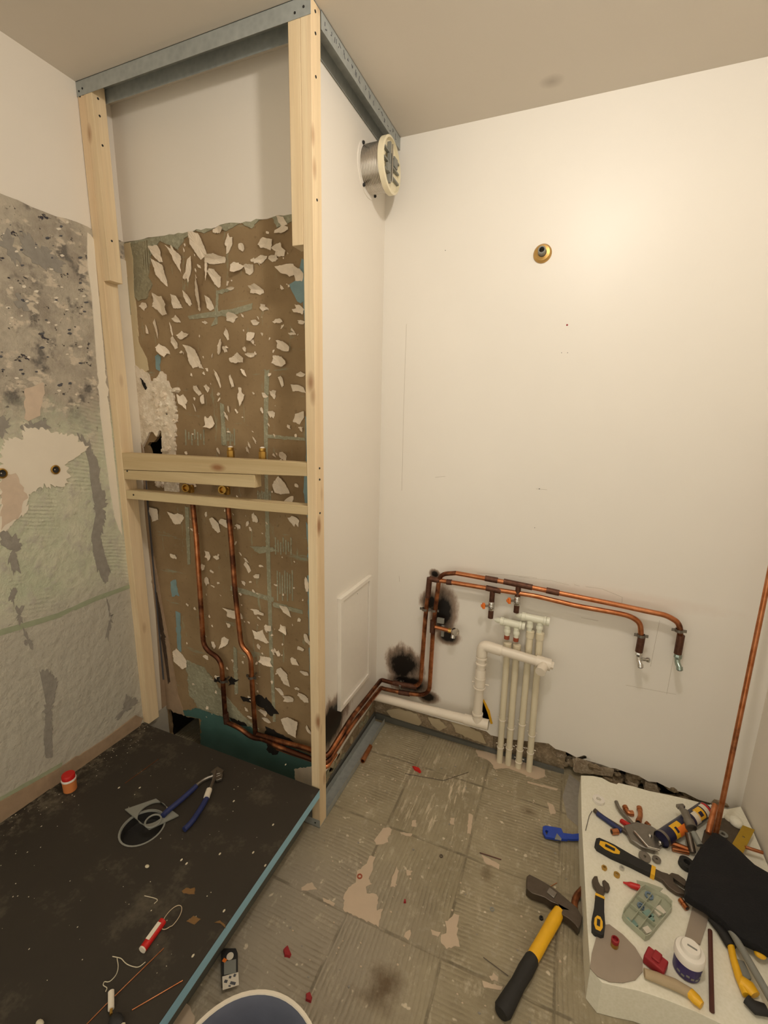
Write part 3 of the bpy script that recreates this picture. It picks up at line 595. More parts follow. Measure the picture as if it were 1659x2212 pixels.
t3 = channel('floor_track', 'short steel floor track under the outer stud beside the tray', (XF-.075,-DF-.0015,.0005), (XF+.0005,-DF-.0015,.0005), (0,.048,0), .030, False)
screw(t3, (XF-.018,-DF-.0015,.016), fr, .003)

# ================================================================== SHOWER TRAY
T = lambda x, y, d=0: at(x, y, 'z', ZT+d)
xt = XF+.003
cen = (T(266,1800)+T(352,1760))/2; dc = T(308,1788); rd = .062
t = thing('shower_tray', 'black shower tray board with light blue edge on the floor', 'shower tray', (.4,-1,0))
hole_ = [dc + V((rd*math.cos(-a), rd*math.sin(-a), 0)) for a in [k*2*PI/32 for k in range(32)]]
rect = [V((.004,YN+.01,0)), V((xt,YN+.01,0)), V((xt,-DF-.004,0)), V((.004,-DF-.004,0))]
B().prism([V((p.x,p.y,ZT-.003)) for p in rect], NZ, .003, holes=[[V((p.x,p.y,ZT-.003)) for p in hole_]]).obj('top_coat', M_tray, t, smooth=False)
B().prism([V((p.x,p.y,ZT-.034)) for p in rect], NZ, .0308, holes=[[V((p.x,p.y,ZT-.034)) for p in hole_]]).obj('foam_core', M_bfoam, t, smooth=False)
B().box((.004,YN+.01,.001), (xt-.055,-DF-.03,ZT-.09)).box((.004,YN+.01,ZT-.091),(dc.x-.09,-DF-.03,ZT-.0345)).box((dc.x+.09,YN+.01,ZT-.091),(xt-.055,-DF-.03,ZT-.0345)).obj('base', M_dgrey, t, smooth=False, label='grey base under the board')
g = thing('floor_drain', 'round grey floor drain set into the black tray', 'drain', dc)
B().lathe([(rd,.0),(rd+.0035,.002),(rd-.001,.003),(rd-.003,-.002),(rd-.001,-.003)], dc, NZ, 36, caps=False).obj('rim', M_gring, g)
B().lathe([(rd-.0031,-.0022),(rd-.004,-.05),(.02,-.058),(.0005,-.058)], dc, NZ, 36, caps=False).obj('throat', M_black, g)
B().lathe([(rd-.0035,-.03),(rd-.006,-.0355),(.02,-.0362),(.0005,-.0362)], dc, NZ, 32, caps=False).obj('bowl', M_black, g)
# square frame and ring lying over the drain
fc = [T(270,1749,.006), T(337,1726,.006), T(386,1762,.006), T(322,1792,.006)]
fc = [V((p.x,p.y,ZT+.004)) for p in fc]; c0 = sum(fc, V())/4
hr = min((fc[0]-fc[1]).length, (fc[1]-fc[2]).length)*.5*.92
B_ = B().prism(fc, NZ, .004, holes=[[c0+V((hr*math.cos(-a), hr*math.sin(-a), 0)) for a in [k*2*PI/36 for k in range(36)]]])
tag(B_.obj('drain_collar', M_gring), 'square grey plastic frame lying beside the drain hole', 'frame')
rc = T(331,1774,.01); rc.z = ZT+.0085+.003
tag(B().tube(arc(rc, .0225, NX, NY, 0, 2*PI, 32)[:-1], .0028, 8, closed=True).obj('rubber_ring', M_gring), 'small round grey ring lying on the square frame', 'ring')
# pliers with blue grips
p0 = T(474,1672,.012)
t = thing('water_pump_pliers', 'large pliers with dark blue grips lying open on the black tray', 'pliers', (p0.x,p0.y,ZT))
ZP = ZT+.012
def tz(pts, z_): return [V((at(x,y,'z',z_).x, at(x,y,'z',z_).y, z_)) for x, y in pts]
B().tube(fillet(tz([(476,1672),(462,1676),(440,1684),(418,1702)], ZP), .02), .006, 8, rs=None).obj('handle', M_steel, t).scale = (1,1,1)
B().tube(fillet(tz([(466,1666),(460,1690),(452,1712)], ZP+.004), .02), .006, 8).obj('handle', M_steel, t)
B().tube(fillet(tz([(424,1698),(395,1725),(358,1755),(352,1762)], ZP+.004), .03), .0085, 10).obj('grip', M_navy, t)
B().tube(fillet(tz([(448,1722),(435,1745),(415,1775),(398,1792)], ZP), .03), .0085, 10).obj('grip', M_navy, t)
B().tube(tz([(452,1706),(446,1723)], ZP+.004), .0098, 10).obj('paper_label', M_label, t)
jw = tz([(455,1672),(470,1660),(484,1668),(478,1678),(468,1682)], ZP-.004)
B().prism(jw, NZ, .009).prism(tz([(462,1684),(470,1674),(482,1676),(480,1686),(468,1690)], ZP-.005), NZ, .009).obj('jaws', M_steel, t, bevel=.001)
# bottle with red lid
p0 = T(152,1706); 
t = lthing('plastic_jar', 'small orange jar with red lid standing by the left wall', 'jar', p0)
B().lathe([(.017,0),(.0195,.002),(.0205,.036),(.020,.040)], (0,0,0), NZ, 28).obj('body', plain('orange_jar', (206,126,70), .4, var=.1), t)
B().lathe([(.0212,.0402),(.022,.044),(.021,.047)], (0,0,0), NZ, 28).obj('collar', M_whpl, t)
B().lathe([(.0195,.0472),(.0195,.060),(.018,.062),(.0005,.0615)], (0,0,0), NZ, 28, caps=False).obj('lid', M_red, t)
# red marker with wire loop
a, e = T(309,2050,.009), T(352,1990,.009); a.z = e.z = ZT+.0095; d = (e-a).normalized(); s_ = d.cross(NZ)
t = thing('solder_tube', 'red tube with white label and wire loop on the black tray', 'tube', (a.x,a.y,ZT))
B().tube([a, e], .0093, 18).obj('body', M_red, t)
B().tube([a-d*.003, a-d*.0001], .0088, 18).obj('end_cap', M_label, t)
B().prism([a+d*.014+s_*.005+NZ*.0096, a+d*.014-s_*.005+NZ*.0096, e-d*.010-s_*.005+NZ*.0096, e-d*.010+s_*.005+NZ*.0096], NZ, .0006).obj('paper_label', M_label, t, smooth=False)
lc = T(371,1983,.002); lc.z = ZT+.0035
B().tube([lc + d*(.030*math.cos(k*2*PI/30)) + s_*(.017*math.sin(k*2*PI/30)) + NZ*(.003 if math.cos(k*2*PI/30) < -.5 else 0) for k in range(30)], .0009, 6, closed=True).obj('wire_loop', M_ltor, t)
# thin copper rods on the tray
for P, l_ in (([(354,2048),(248,2152)], 'thin copper rod below the red tube on the tray'), ([(234,2165),(188,2212),(150,2250)], 'thin copper rod at the bottom edge beside the white dowel'), ([(395,2118),(285,2182)], 'thin dull copper rod nearest the blue tray edge'), ([(342,1640),(270,1692)], 'thin copper wire between the jar and the pliers')):
    r_ = .0013 if P[0][0] != 342 else .0008
    tag(B().tube(tz(P, ZT+r_+.0002), r_, 6).obj('copper_rod', M_cu), l_, 'rod')
t = thing('white_dowel', 'white dowel with black clip standing at the lower left of tray', 'dowel', T(240,2185))
a = T(240,2180,.008); a.z = ZT+.008; e = T(240,2142,.008); e.z = ZT+.008
B().tube([a, e], .0062, 12).obj('shaft', M_label, t)
B().tube([a-(e-a).normalized()*.010, a], .003, 8).obj('tip', M_brass, t)
k_ = T(252,2204,.008); B().sph((k_.x,k_.y,ZT+.0085), .0085, (2.0,1.4,1), 10, 6).obj('clip', M_black, t)
q1 = T(264,2200,.006)
tag(B().sph((q1.x+.012,q1.y-.012,ZT+.0065), .0065, (1,1.5,.95), 10, 6).obj('plaster_lump', M_crumb), 'white lump beside the black clip of the dowel', 'lump')
q1 = T(86,2212,.006)
tag(B().sph((q1.x,q1.y,ZT+.0065), .0065, (1.5,1,.95), 10, 6).obj('plaster_lump', M_crumb), 'white lump at the bottom left corner on the tray', 'lump')
for P, l_ in (([(243,2066),(253,2068),(262,2070),(272,2082),(286,2088),(300,2090),(314,2078)], 'pale string curled under the red tube'), ([(253,2070),(256,2088),(252,2106),(236,2122),(225,2120),(222,2128),(232,2134),(228,2142)], 'pale string reaching down to the white dowel'), ([(312,1935),(334,1940),(342,1944),(333,1952)], 'short pale thread below the drain hole')):
    tag(B().tube(fillet(tz(P, ZT+.0012), .01, 4), .0009, 5).obj('string', M_crumb), l_, 'string')
tag(B().sph(tuple(V((T(318,1873).x,T(318,1873).y,ZT+.0028))), .0055, (1.2,.9,.5), 8, 6).obj('plaster_chip', M_crumb), 'largest white chip on the tray, below the drain hole', 'chip')
b = B(); rr2 = random.Random(21)
for k in range(190):
    u = rr2.random()
    if u < .5: x, y = rr2.uniform(.01,.80), rr2.uniform(-1.0,-.13)
    else: x, y = abs(rr2.gauss(.0,.06))+.008, rr2.uniform(-.9,-.13)
    if (V((x,y,0))-V((dc.x,dc.y,0))).length < .075: continue
    r = rr2.uniform(.0005,.0017); b.sph((x,y,ZT+r*.5), r, (1, rr2.uniform(.6,1.6), .6), 5, 4)
for px_, py_ in ((475,1845),(547,1842),(392,1858),(403,1866),(590,1782),(617,1652),(417,2065),(484,1968),(302,1702),(257,1702),(505,1731),(573,1870)):
    c = T(px_,py_); b.sph((c.x,c.y,ZT+.001), .0028, (1,1.6,.6), 6, 4)
tag(b.obj('plaster_crumbs', M_crumb), 'white plaster crumbs scattered over the black tray', 'crumbs', kind='stuff')
for P, l_ in (([(392,1925),(402,1918),(412,1920),(420,1918),(421,1932),(408,1932),(395,1930)], 'brown scrap right of the drain on the tray'), ([(403,1990),(418,1978),(434,1985),(420,1998)], 'brown paper scrap beside the wire loop'), ([(462,1993),(475,1988),(487,1998),(488,2006),(476,1995)], 'bent brown scrap near the blue tray edge')):
    tag(B().prism(rag(tz(P, ZT+.0006), .001, .006), NZ, .0014, taper=.1).obj('paper_scrap', plain('brown_scrap', (120,88,48), .8)), l_, 'scrap')

# ================================================================== COPPER PIPES
YP = YB-.044                                                   # pipe centres off the far wall
XP = XS+.040                                                   # off the side wall
YQ = -.030                                                     # off the shaft wall
def py(px_, py_, y=None): return at(px_, py_, 'y', YP if y is None else y)
RP = .0092
clipmat = M_steel
def joint(root, p, q_, r=RP+.0022, name='solder_joint', m_=None): return B().tube([p, q_], r, 14).obj(name, m_ or M_joint, root)
def clip(root, c, along, wall, r=RP+.002, two=None):           # band round the pipe, ears and a stem to the wall
    c = V(c); al = V(along).normalized(); wl = V(wall); sd = al.cross(wl).normalized()
    bb = B().lathe([(r,-.005),(r+.0018,-.005),(r+.0018,.005),(r,.005),(r,-.005)], c, al, 20, caps=False)
    bb.cbox(c+sd*(r+.006), (.010,.010,.0035), Matrix((sd, al, wl)).transposed()).cbox(c-sd*(r+.006), (.010,.010,.0035), Matrix((sd, al, wl)).transposed())
    bb.tube([c+wl*r, c+wl*(.036)], .003, 8)
    return bb.obj('pipe_clip', clipmat, root)
def run(pts, rad): return fillet(pts, rad, 8)
# hot line: riser at the left, along the shaft foot, round the corner, up the far wall, lower branch
zA, zB = .205, .235                                            # heights of the two pipes at the foot
def s1(px_, py_): return at(px_, py_, 'x', XP)
hot_w = [at(x, y, 'y', YQ) for x, y in ((415,1078),(424,1160),(434,1310),(440,1400),(478,1425),(487,1550))]
t = thing('copper_pipe_run', 'copper pipe run from the left riser, ending as the upper pipe on the far wall', 'pipe', (hot_w[-1].x, YQ, .17), 'copper water pipes')
e1 = hot_w[-1]; 
low1 = [at(x, y, 'y', YQ) for x, y in ((490,1560),(517,1572),(545,1594),(570,1596),(600,1606),(672,1632))]
c1 = V((XP, YQ-.012, low1[-1].z)); 
sd1 = [s1(704,1634), s1(758,1570)]
crn1 = at(815,1499,'y',YP)
hB_ = [V((XP, YP-.02, crn1.z))]
low1 = [V((p.x, YQ - (.014 if p.x > .55 else .0), p.z)) for p in low1]
p_side1 = [V((XP, sd1[0].y, sd1[0].z)), V((XP, sd1[1].y, sd1[1].z))]
up1 = [py(x, y) for x, y in ((830,1488),(867,1496),(927,1503),(936,1352),(950,1240),(985,1238),(1030,1246),(1120,1263),(1247,1289),(1332,1306),(1400,1321),(1440,1329),(1466,1345),(1470,1364),(1464,1408))]
up0 = [py(x, y) for x, y in ((836,1472),(866,1480),(908,1484),(919,1331),(928,1250),(957,1255),(1048,1270),(1156,1287),(1247,1309),(1332,1324),(1362,1331),(1383,1345),(1385,1373),(1381,1405))]
def assemble(riser, foot, side, wall, nm, corner_z, dx, m1, m2):
    B().tube(run(riser, .04), RP, 12).obj('riser_pipe', m1, nm)
    fpts = foot + [V((XP+dx, YQ-.004, foot[-1].z+.0))] + side + [V((XP+dx, YP-dx*0, wall[0].z))]
    B().tube(run(foot + [V((XP+dx-.004, YQ-.018, foot[-1].z))] + side + [V((XP+dx, YP, side[-1].z+ (wall[0].z-side[-1].z)*.9))] + wall[:2], .045), RP, 12).obj('foot_pipe', m2, nm)
# top view keeps the outer pipe 25 mm lower than the inner one
zt1, zt0 = at(704,1632,'x',XP).z, at(704,1614,'x',XP).z
assemble(hot_w, low1, [V((XP+.004, s1(758,1566).y, s1(758,1566).z))], up1[:3], t, 0, .004, M_cut, M_cut)
B().tube(run(up1[2-1:6], .05), RP, 12).obj('upright_pipe', M_cut, t)
B().tube(run(up1[5:], .035), RP, 12).obj('branch_pipe', M_cu, t)
for a_, b_ in ((py(1048,1249),py(1075,1254)), (py(1088,1256),py(1150,1269)), (py(1180,1275),py(1208,1281))): joint(t, a_, b_)
joint(t, py(1471,1372), py(1464,1412), RP+.003)
for x_, y_ in ((936,1352),): joint(t, py(935,1340), py(934,1366))
clip(t, py(1467,1362), (py(1464,1400)-py(1470,1364)), NY); clip(t, py(937,1318), V((0,0,1)), NY)
clip(t, at(483,1470,'y',YQ), V((0,0,1)), NY)
joint(t, at(487,1540,'y',YQ), at(490,1562,'y',YQ)); 
# brass elbow at the top of the left riser
def elbow(root, c):
    c = V(c); bb = B().lathe([(RP+.002,-.016),(RP+.003,-.014),(RP+.003,.008),(RP+.001,.012)], c, NZ, 16).lathe([(.0105,0),(.0115,.022),(.0145,.019),(.0145,.030),(.0110,.030),(.010,.018),(.0005,.018)], c+V((0,0,.002)), V((.18,-1,.10)), 18, caps=False)
    return bb.obj('brass_elbow', M_brass, root)
elbow(t, at(412,1058,'y',YQ)+V((0,0,.006)))
# cold line
cold_w = [at(x, y, 'y', YQ) for x, y in ((491,1080),(498,1150),(508,1280),(521,1395),(541,1415),(545,1480),(552,1585))]
t2 = thing('copper_pipe_run', 'copper pipe run from the right riser, ending as the lower pipe on the far wall', 'pipe', (cold_w[-1].x, YQ, .17), 'copper water pipes')
low0 = [at(x, y, 'y', YQ) for x, y in ((556,1586),(600,1600),(672,1619))]
assemble(cold_w, low0, [V((XP+.004, s1(758,1548).y, s1(758,1548).z))], up0[:3], t2, 0, .004, M_cut, M_cut)
B().tube(run(up0[1:5], .05), RP, 12).obj('upright_pipe', M_cut, t2)
B().tube(run(up0[4:], .03), RP, 12).obj('branch_pipe', M_cu, t2)
joint(t2, py(924,1290), py(928,1248)); joint(t2, py(928,1250), py(950,1254)); joint(t2, py(965,1257), py(976,1258)); joint(t2, py(1050,1270), py(1082,1277)); joint(t2, py(1386,1376), py(1380,1408), RP+.003)
joint(t2, py(850,1475), py(900,1484)); joint(t, py(862,1495), py(885,1499))
clip(t2, py(1385,1373), (py(1381,1405)-py(1385,1373)), NY); clip(t2, py(918,1316), V((0,0,1)), NY); clip(t2, at(543,1462,'y',YQ), V((0,0,1)), NY)
clip(t2, py(866,1480), NX, NY)
elbow(t2, at(490,1062,'y',YQ)+V((0,0,.006)))
# third pipe behind the stud at the foot
t = thing('copper_pipe', 'short third copper pipe lowest at the foot behind the outer stud', 'pipe', (.7,YQ,.17))
q0 = at(600,1612,'y',YQ); q1 = at(690,1645,'y',YQ)
B().tube(run([V((q0.x,YQ-.004,q0.z-.004)), V((q1.x,YQ-.004,q1.z)), V((XP+.002,YQ-.02,q1.z+.002)), V((XP+.002,.02,q1.z+.006))], .02), RP*.9, 12).obj('pipe', M_cu, t)
# ball valves with orange handles
def ball_valve(px_, top_y, bot_y, hx, hy, lab):
    a_, b_ = py(px_, top_y), py(px_+2, bot_y); b_.x = a_.x; c = a_.lerp(b_, .55)
    t = thing('ball_valve', lab, 'valve', b_, 'ball valves under the copper pipes')
    B().tube([a_, a_.lerp(b_, .42)], RP+.001, 12).obj('stub_pipe', M_joint, t)
    B().lathe([(.011,-.018),(.0125,-.016),(.0125,-.006),(.0105,-.005),(.0125,0),(.0105,.005),(.0125,.006),(.0125,.016),(.011,.018)], c, NZ, 16).obj('body', M_chrome, t)
    B().tube([c-NZ*.018, b_], .0105, 12).obj('joint', M_joint, t)
    h = c + V((-.012,-.006,.0)); B().tube([c, c+V((-.022,-.012,0))], .0045, 8).obj('stem', M_steel, t)
    B().cbox(c+V((-.028,-.014,0)), (.010,.014,.022), Matrix.Rotation(.45,3,'Z')).cbox(c+V((-.034,-.016,.0)), (.008,.010,.010), Matrix.Rotation(.45,3,'Z')).obj('handle', M_orange, t, bevel=.0015)
ball_valve(1064, 1276, 1336, 1052, 1315, 'left ball valve with orange handle under the lower copper pipe')
ball_valve(1120, 1266, 1324, 1104, 1302, 'right ball valve with orange handle under the upper copper pipe')
# manifolds
YM = YB-.034
def manifold(P0, P1, outs, lab):
    a_, b_ = at(*P0, 'y', YM), at(*P1, 'y', YM); d = (b_-a_).normalized(); L_ = (b_-a_).length
    t = thing('water_manifold', lab, 'manifold', a_, 'white water manifolds')
    B().lathe([(.005,0),(.010,.010),(.011,.022),(.0165,.023),(.0165,.036),(.0145,.037),(.0145,L_-.022),(.017,L_-.021),(.017,L_-.013),(.013,L_-.012),(.0165,L_-.011),(.0165,L_),(.010,L_)], a_, d, 16).obj('body', M_mani, t)
    for (ox, oy, ey, red) in outs:
        c = at(ox, oy, 'y', YM); e_ = at(ox, ey, 'y', YM); e_.x = c.x; l = c.z-e_.z
        B().lathe([(.009,-.004),(.009,l*.15),(.012,l*.17),(.012,l*.36),(.010,l*.38),(.013,l*.5),(.013,l*.72),(.010,l*.74),(.010,l)], c, -NZ, 12).obj('outlet', M_mani, t)
        if red: B().lathe([(.0105,0),(.0105,.016)], e_, -NZ, 14).obj('red_collar', M_redb, t)
manifold((1068,1338), (1134,1353), [(1097,1348,1372,1), (1117,1352,1377,1)], 'lower left white manifold with two red collared outlets')
manifold((1114,1328), (1187,1343), [(1146,1336,1362,0), (1167,1340,1366,0)], 'upper right white manifold with two plain white outlets')
# sleeves down to the floor
for k, (tx, ty, bx, by, l_, cl) in enumerate(((1097,1388,1080,1634,'first white pipe sleeve left of the group of four', (1552,1612)), (1117,1392,1098,1645,'second white pipe sleeve in the group of four', (1570,1614)), (1146,1362,1120,1652,'third white pipe sleeve in the group of four', (1561,1617,1643)), (1167,1366,1143,1660,'rightmost white pipe sleeve in the group of four', (1585,1623)))):
    a_ = at(tx, ty, 'y', YM); b_ = at(bx, by, 'y', YM); b_ = V((b_.x, YM-.004, .0))
    t = thing('pipe_sleeve', l_, 'pipe', b_, 'white pipe sleeves')
    d = (b_-a_).normalized(); Lg = (b_-a_).length
    B().lathe([(.011,0),(.0155,.002),(.0155,.028),(.0125,.030),(.0125,Lg-.002)], a_, d, 18).obj('pipe', M_pvc2, t)
    for cy in cl:
        zc = at(bx, cy, 'y', YM).z; f = (a_.z-zc)/(a_.z-b_.z); c = a_.lerp(b_, f)
        B().lathe([(.0128,-.0022),(.0148,-.0015),(.0148,.0015),(.0128,.0022)], c, d, 18, caps=False).tube([c+V((-.02,.018,0)), c+V((.02,.018,0))], .002, 6).obj('collar_ring', M_pvc, t)
# waste pipe
YW = YB-.072; RW = .0205
def wp(x, y): return at(x, y, 'y', YW)
t = thing('waste_pipe', 'thick white waste pipe rising from the floor pipe to an elbow', 'pipe', wp(1030,1560))
va, vb = wp(1040,1404), wp(1032,1556); va.x = vb.x = (va.x+vb.x)/2; ha, hb = wp(1046,1394), wp(1160,1428)
B().tube(fillet([vb, V((va.x,YW,ha.z)), hb], .035, 8), RW-.002, 24).obj('pipe', M_pvc, t)
for y_ in (1420, 1432, 1464, 1484, 1542):
    z_ = wp(1035, y_).z
    if y_ in (1484,): B().lathe([(RW-.001,-.003),(RW+.004,-.002),(RW+.004,.002),(RW-.001,.003)], (va.x,YW,z_), NZ, 24, caps=False).tube([(va.x-.034,YW+.02,z_+.004),(va.x+.034,YW+.02,z_+.004)], .003, 6).obj('pipe_clip', M_pvc, t)
    else: B().lathe([(RW-.002,-.004),(RW+.0018,-.003),(RW+.0018,.003),(RW-.002,.004)], (va.x,YW,z_), NZ, 24, caps=False).obj('collar_ring', M_pvc, t)
B().lathe([(RW-.001,0),(RW,.001),(RW,.075),(RW-.001,.078)], (va.x,YW,wp(1035,1484).z+.004), NZ, 24, caps=False).obj('socket', M_pvc, t)
B().tube(fillet([(va.x,YW,ha.z-.045),(va.x,YW,ha.z),V((va.x,YW,ha.z)).lerp(hb,.36)], .035, 8), RW+.0012, 24).obj('elbow', M_pvc, t)
d = (hb-V((va.x,YW,ha.z))).normalized()
B().tube([hb-d*.004, hb+d*.050], RW+.002, 24).tube([hb+d*.028, hb+d*.028+V((-.012,-.05,-.012))], RW*.9, 20).tube([hb+d*.050, hb+d*.060], RW*.75, 8).obj('branch_socket', M_pvc, t)
t = thing('drain_pipe', 'white drain pipe lying along the foot of the far wall', 'pipe', wp(930,1560))
la, lb = wp(806,1503), wp(1055,1566); la.x = XS+.004
B().tube([la, lb], RW-.002, 24).obj('pipe', M_pvc, t)
d = (lb-la).normalized(); B().tube([lb-d*.10, lb], RW+.001, 24).obj('socket', M_pvc, t)
B().tube([lb-d*.045, V((vb.x,YW,wp(1032,1545).z))], RW+.0005, 22).obj('branch', M_pvc, t)
# shut off valve on the upright
t = thing('shutoff_valve', 'chrome shutoff valve on a short copper branch beside soot', 'valve', py(985,1365))
a_, b_ = py(940,1354), py(970,1360); b_.z = a_.z-.004
B().tube([a_, b_], RP-.0005, 12).obj('branch_pipe', M_cu, t)
B().cbox(py(950,1345)+V((0,.012,.004)), (.030,.012,.022)).cbox(py(955,1364)+V((0.0,.01,-.002)), (.012,.008,.05)).obj('bracket', M_gring, t, bevel=.001)
B().lathe([(.008,0),(.0105,.002),(.0105,.014),(.0075,.015)], b_-NX*.004, NX, 8).obj('nut', M_brass, t)
c = py(980,1363)
B().tube([b_+NX*.008, c], .009, 14).tube([c, c+V((0,-.01,-.028))], .009, 14).obj('body', M_chrome, t)
B().lathe([(.008,0),(.0165,.004),(.0175,.012),(.015,.018),(.004,.020)], c+V((.004,-.012,.004)), V((.7,-.7,.25)), 9).obj('knob', M_chrome, t)
# wall taps at the two pipe ends
def tap(P, lab, m_, lever):
    a_ = at(P[0], P[1], 'y', YP); t = thing('angle_valve', lab, 'valve', a_, 'small angle valves at the pipe ends')
    B().lathe([(.010,.004),(.0125,0),(.0125,-.010),(.009,-.012),(.009,-.018)], a_, NZ, 8).obj('nut', m_, t)
    e_ = a_ + V((.006,-.018,-.038)); B().tube(fillet([a_-NZ*.016, a_+V((0,-.006,-.026)), e_], .012), .0085, 14).tube([e_-V((.0006,-.002,-.004)), e_+V((.0008,-.003,-.007))], .0098, 14).obj('body', m_, t)
    if lever: B().tube([a_+V((.004,-.004,-.022)), a_+V((.024,-.014,-.014))], .006, 12).lathe([(.007,0),(.009,.003),(.009,.010),(.006,.012)], a_+V((.022,-.013,-.015)), V((.9,-.4,.2)), 10).obj('knob', m_, t)
    B().tube([e_+V((.0008,-.003,-.0072)), e_+V((.0010,-.0034,-.0084))], .007, 14).obj('bore', M_black, t)
tap((1381,1410), 'left angle valve with side knob at the end of the lower pipe', M_chrome, True)
tap((1465,1415), 'right angle valve at the end of the upper pipe', plain('green_chrome', (160,176,168), .25, .9), False)
# two brass couplings above the rail
for (x, y, l_) in ((498,972,'left brass coupling peeping over the upper rail'), (567,974,'right brass coupling peeping over the upper rail')):
    c = at(x, y, 'y', YQ-.03); t = thing('brass_coupling', l_, 'coupling', c-NZ*.03, 'brass couplings over the rail')
    B().lathe([(.012,-.030),(.012,-.002)], c, NZ, 6).obj('hex_nut', M_brass, t)
    B().lathe([(.0095,-.0018),(.0105,.0),(.0105,.008),(.008,.009)], c, NZ, 18).obj('spigot', M_brass, t)
    B().lathe([(.007,.0085),(.0078,.0105),(.004,.013)], c, NZ, 12).obj('plug', M_whpl, t)

# pipe outlets on the left wall
for (x, y, l_) in ((115,1014,'brass pipe outlet in the white patch of the left wall'), (-1,1022,'brass pipe outlet at the left edge of the picture')):
    c = at(x, y, 'x', 0); c.x = .009; t = thing('pipe_outlet', l_, 'pipe outlet', c)
    B().lathe([(.0135,0),(.0145,.003),(.0105,.004),(.0105,-.006)], c, NX, 20, caps=False).obj('sleeve', M_brass, t)
    B().lathe([(.0104,.001),(.002,-.001),(.0001,-.001)], c, NX, 16, caps=False).obj('bore', M_black, t)
# conduit on the far wall
c = at(1172,548,'y',YB); t = thing('brass_rosette', 'round cream and brass fitting sticking out of the bare white wall', 'fitting', c)
B().lathe([(.0001,.0),(.030,.0),(.029,.006),(.024,.012),(.014,.014)], c, -NY, 28, caps=False).obj('rose', plain('old_brass', (190,150,84), .35, .6, var=.15), t)
B().lathe([(.011,.006),(.0125,.010),(.0125,.040),(.0105,.042),(.0085,.042),(.0085,.012)], c, -NY, 22, caps=False).obj('collar', M_gring, t)
B().lathe([(.0084,.018),(.0004,.018)], c, -NY, 16, caps=False).obj('bore', M_dsteel, t)

# access panel
def sp(x, y): return at(x, y, 'x', XS)
a_, b_ = sp(728,1292), sp(795,1243); c_, d_ = sp(733,1535), sp(790,1455)
y0, y1 = a_.y, sp(796,1243).y; z1 = (a_.z+b_.z)/2; z0 = (c_.z+d_.z)/2
t = thing('access_panel', 'white access panel in the narrow side wall above the pipes', 'access panel', (XS,(y0+y1)/2,z0))
B().box((XS,y0,z0), (XS+.017,y1,z0+.016)).box((XS,y0,z1-.016),(XS+.017,y1,z1)).box((XS,y0,z0+.016),(XS+.017,y0+.021,z1-.016)).box((XS,y1-.021,z0+.016),(XS+.017,y1,z1-.016)).obj('frame', M_whpl, t, bevel=.001)
B().box((XS,y0+.0245,z0+.0185),(XS+.011,y1-.0245,z1-.0185)).obj('door', M_whpl, t, bevel=.0008)
B().lathe([(.0015,.0),(.0015,.001)], (XS+.011,(y0+y1)/2+.01,z1-.035), NX, 8).obj('latch', M_ink, t)

# ceiling vent on the side wall
vc = at(782,372,'x',XS+.004); vc.y = at(800,372,'x',XS).y
vy, vz = at(795,368,'x',XS).y, at(795,368,'x',XS).z
o = V((XS, vy, vz)); t = thing('air_vent', 'round extract vent with ribbed metal neck high on the side wall', 'vent', o)
R_ = .072
B().lathe([(R_+.012,0),(R_+.012,.003),(R_-.002,.004)], o, NX, 40, caps=False).obj('wall_flange', M_whpl, t)
B().lathe([(R_-.002+(.0012 if k % 2 else 0)*(1 if k < 22 else 0), .003+k*.0028) for k in range(25)]+[(R_-.004,.071),(R_-.004,.003)], o, NX, 40, caps=False).obj('neck', M_alu, t)
for a in (.9, 2.3, 4.1, 5.4):
    c = o + V((.006, math.cos(a)*(R_+.005), math.sin(a)*(R_+.005))); B().sph(c, .0055, (1,1,1), 8, 6).obj('screw', M_black, t)
R3 = .082
B().lathe([(R_-.004,.066),(R3,.070),(R3,.088),(R3-.007,.090),(R3-.008,.080),(.040,.078),(.0385,.060),(.001,.060)], o, NX, 40, caps=False).obj('face_ring', M_cremp, t)
bb = B()
for zz in (-.030, .0, .030): bb.cbox(o+V((.084,0,zz)), (.010,.130,.006))
bb.cbox(o+V((.086,-.02,0)), (.012,.008,.12)).cbox(o+V((.084,.03,.02)), (.014,.03,.03)).cbox(o+V((.088,-.03,-.02)), (.010,.025,.025))
bb.obj('mechanism', M_gring, t, bevel=.001)
B().tube([o+V((.094,-.012,-.055)), o+V((.094,-.012,.055))], .0028, 8).obj('spindle', M_chrome, t)

# ================================================================== THINGS ON THE FLOOR
Fl = lambda x, y, z_=0: at(x, y, 'z', z_)
def lay(pts, z_): return [V((at(x,y,'z',z_).x, at(x,y,'z',z_).y, z_)) for x, y in pts]
a_, b_ = Fl(783,1644,.011), Fl(800,1612,.011)
t = thing('copper_offcut', 'short copper pipe offcut lying beside the floor track', 'pipe offcut', (a_.x,a_.y,0))
B().lathe([(.0075,0),(.010,0),(.010,(b_-a_).length),(.0075,(b_-a_).length),(.0075,0)], a_, b_-a_, 18, caps=False).obj('tube', M_cu, t)
tag(B().prism(rag(lay([(890,1656),(896,1657),(905,1660),(911,1668),(908,1671),(895,1664)], .001), .001, .006), NZ, .006, taper=.2).obj('red_scrap', M_red), 'bright red scrap on the floor near the far corner', 'scrap')
def washer(px_, py_, r, m_, lab, cat='washer'):
    c = Fl(px_, py_); tag(B().lathe([(r*.5,.0005),(r,.0005),(r,.0025),(r*.5,.0025),(r*.5,.0005)], c, NZ, 20, caps=False).obj('washer', m_), lab, cat)
washer(777,1894,.0085, M_redb, 'reddish copper washer lying on the bare floor patch')
washer(953,1850,.0060, M_dsteel, 'dark steel washer in the middle of the floor')
washer(1063,1965,.0065, M_gring, 'pale grey washer left of the hammer')
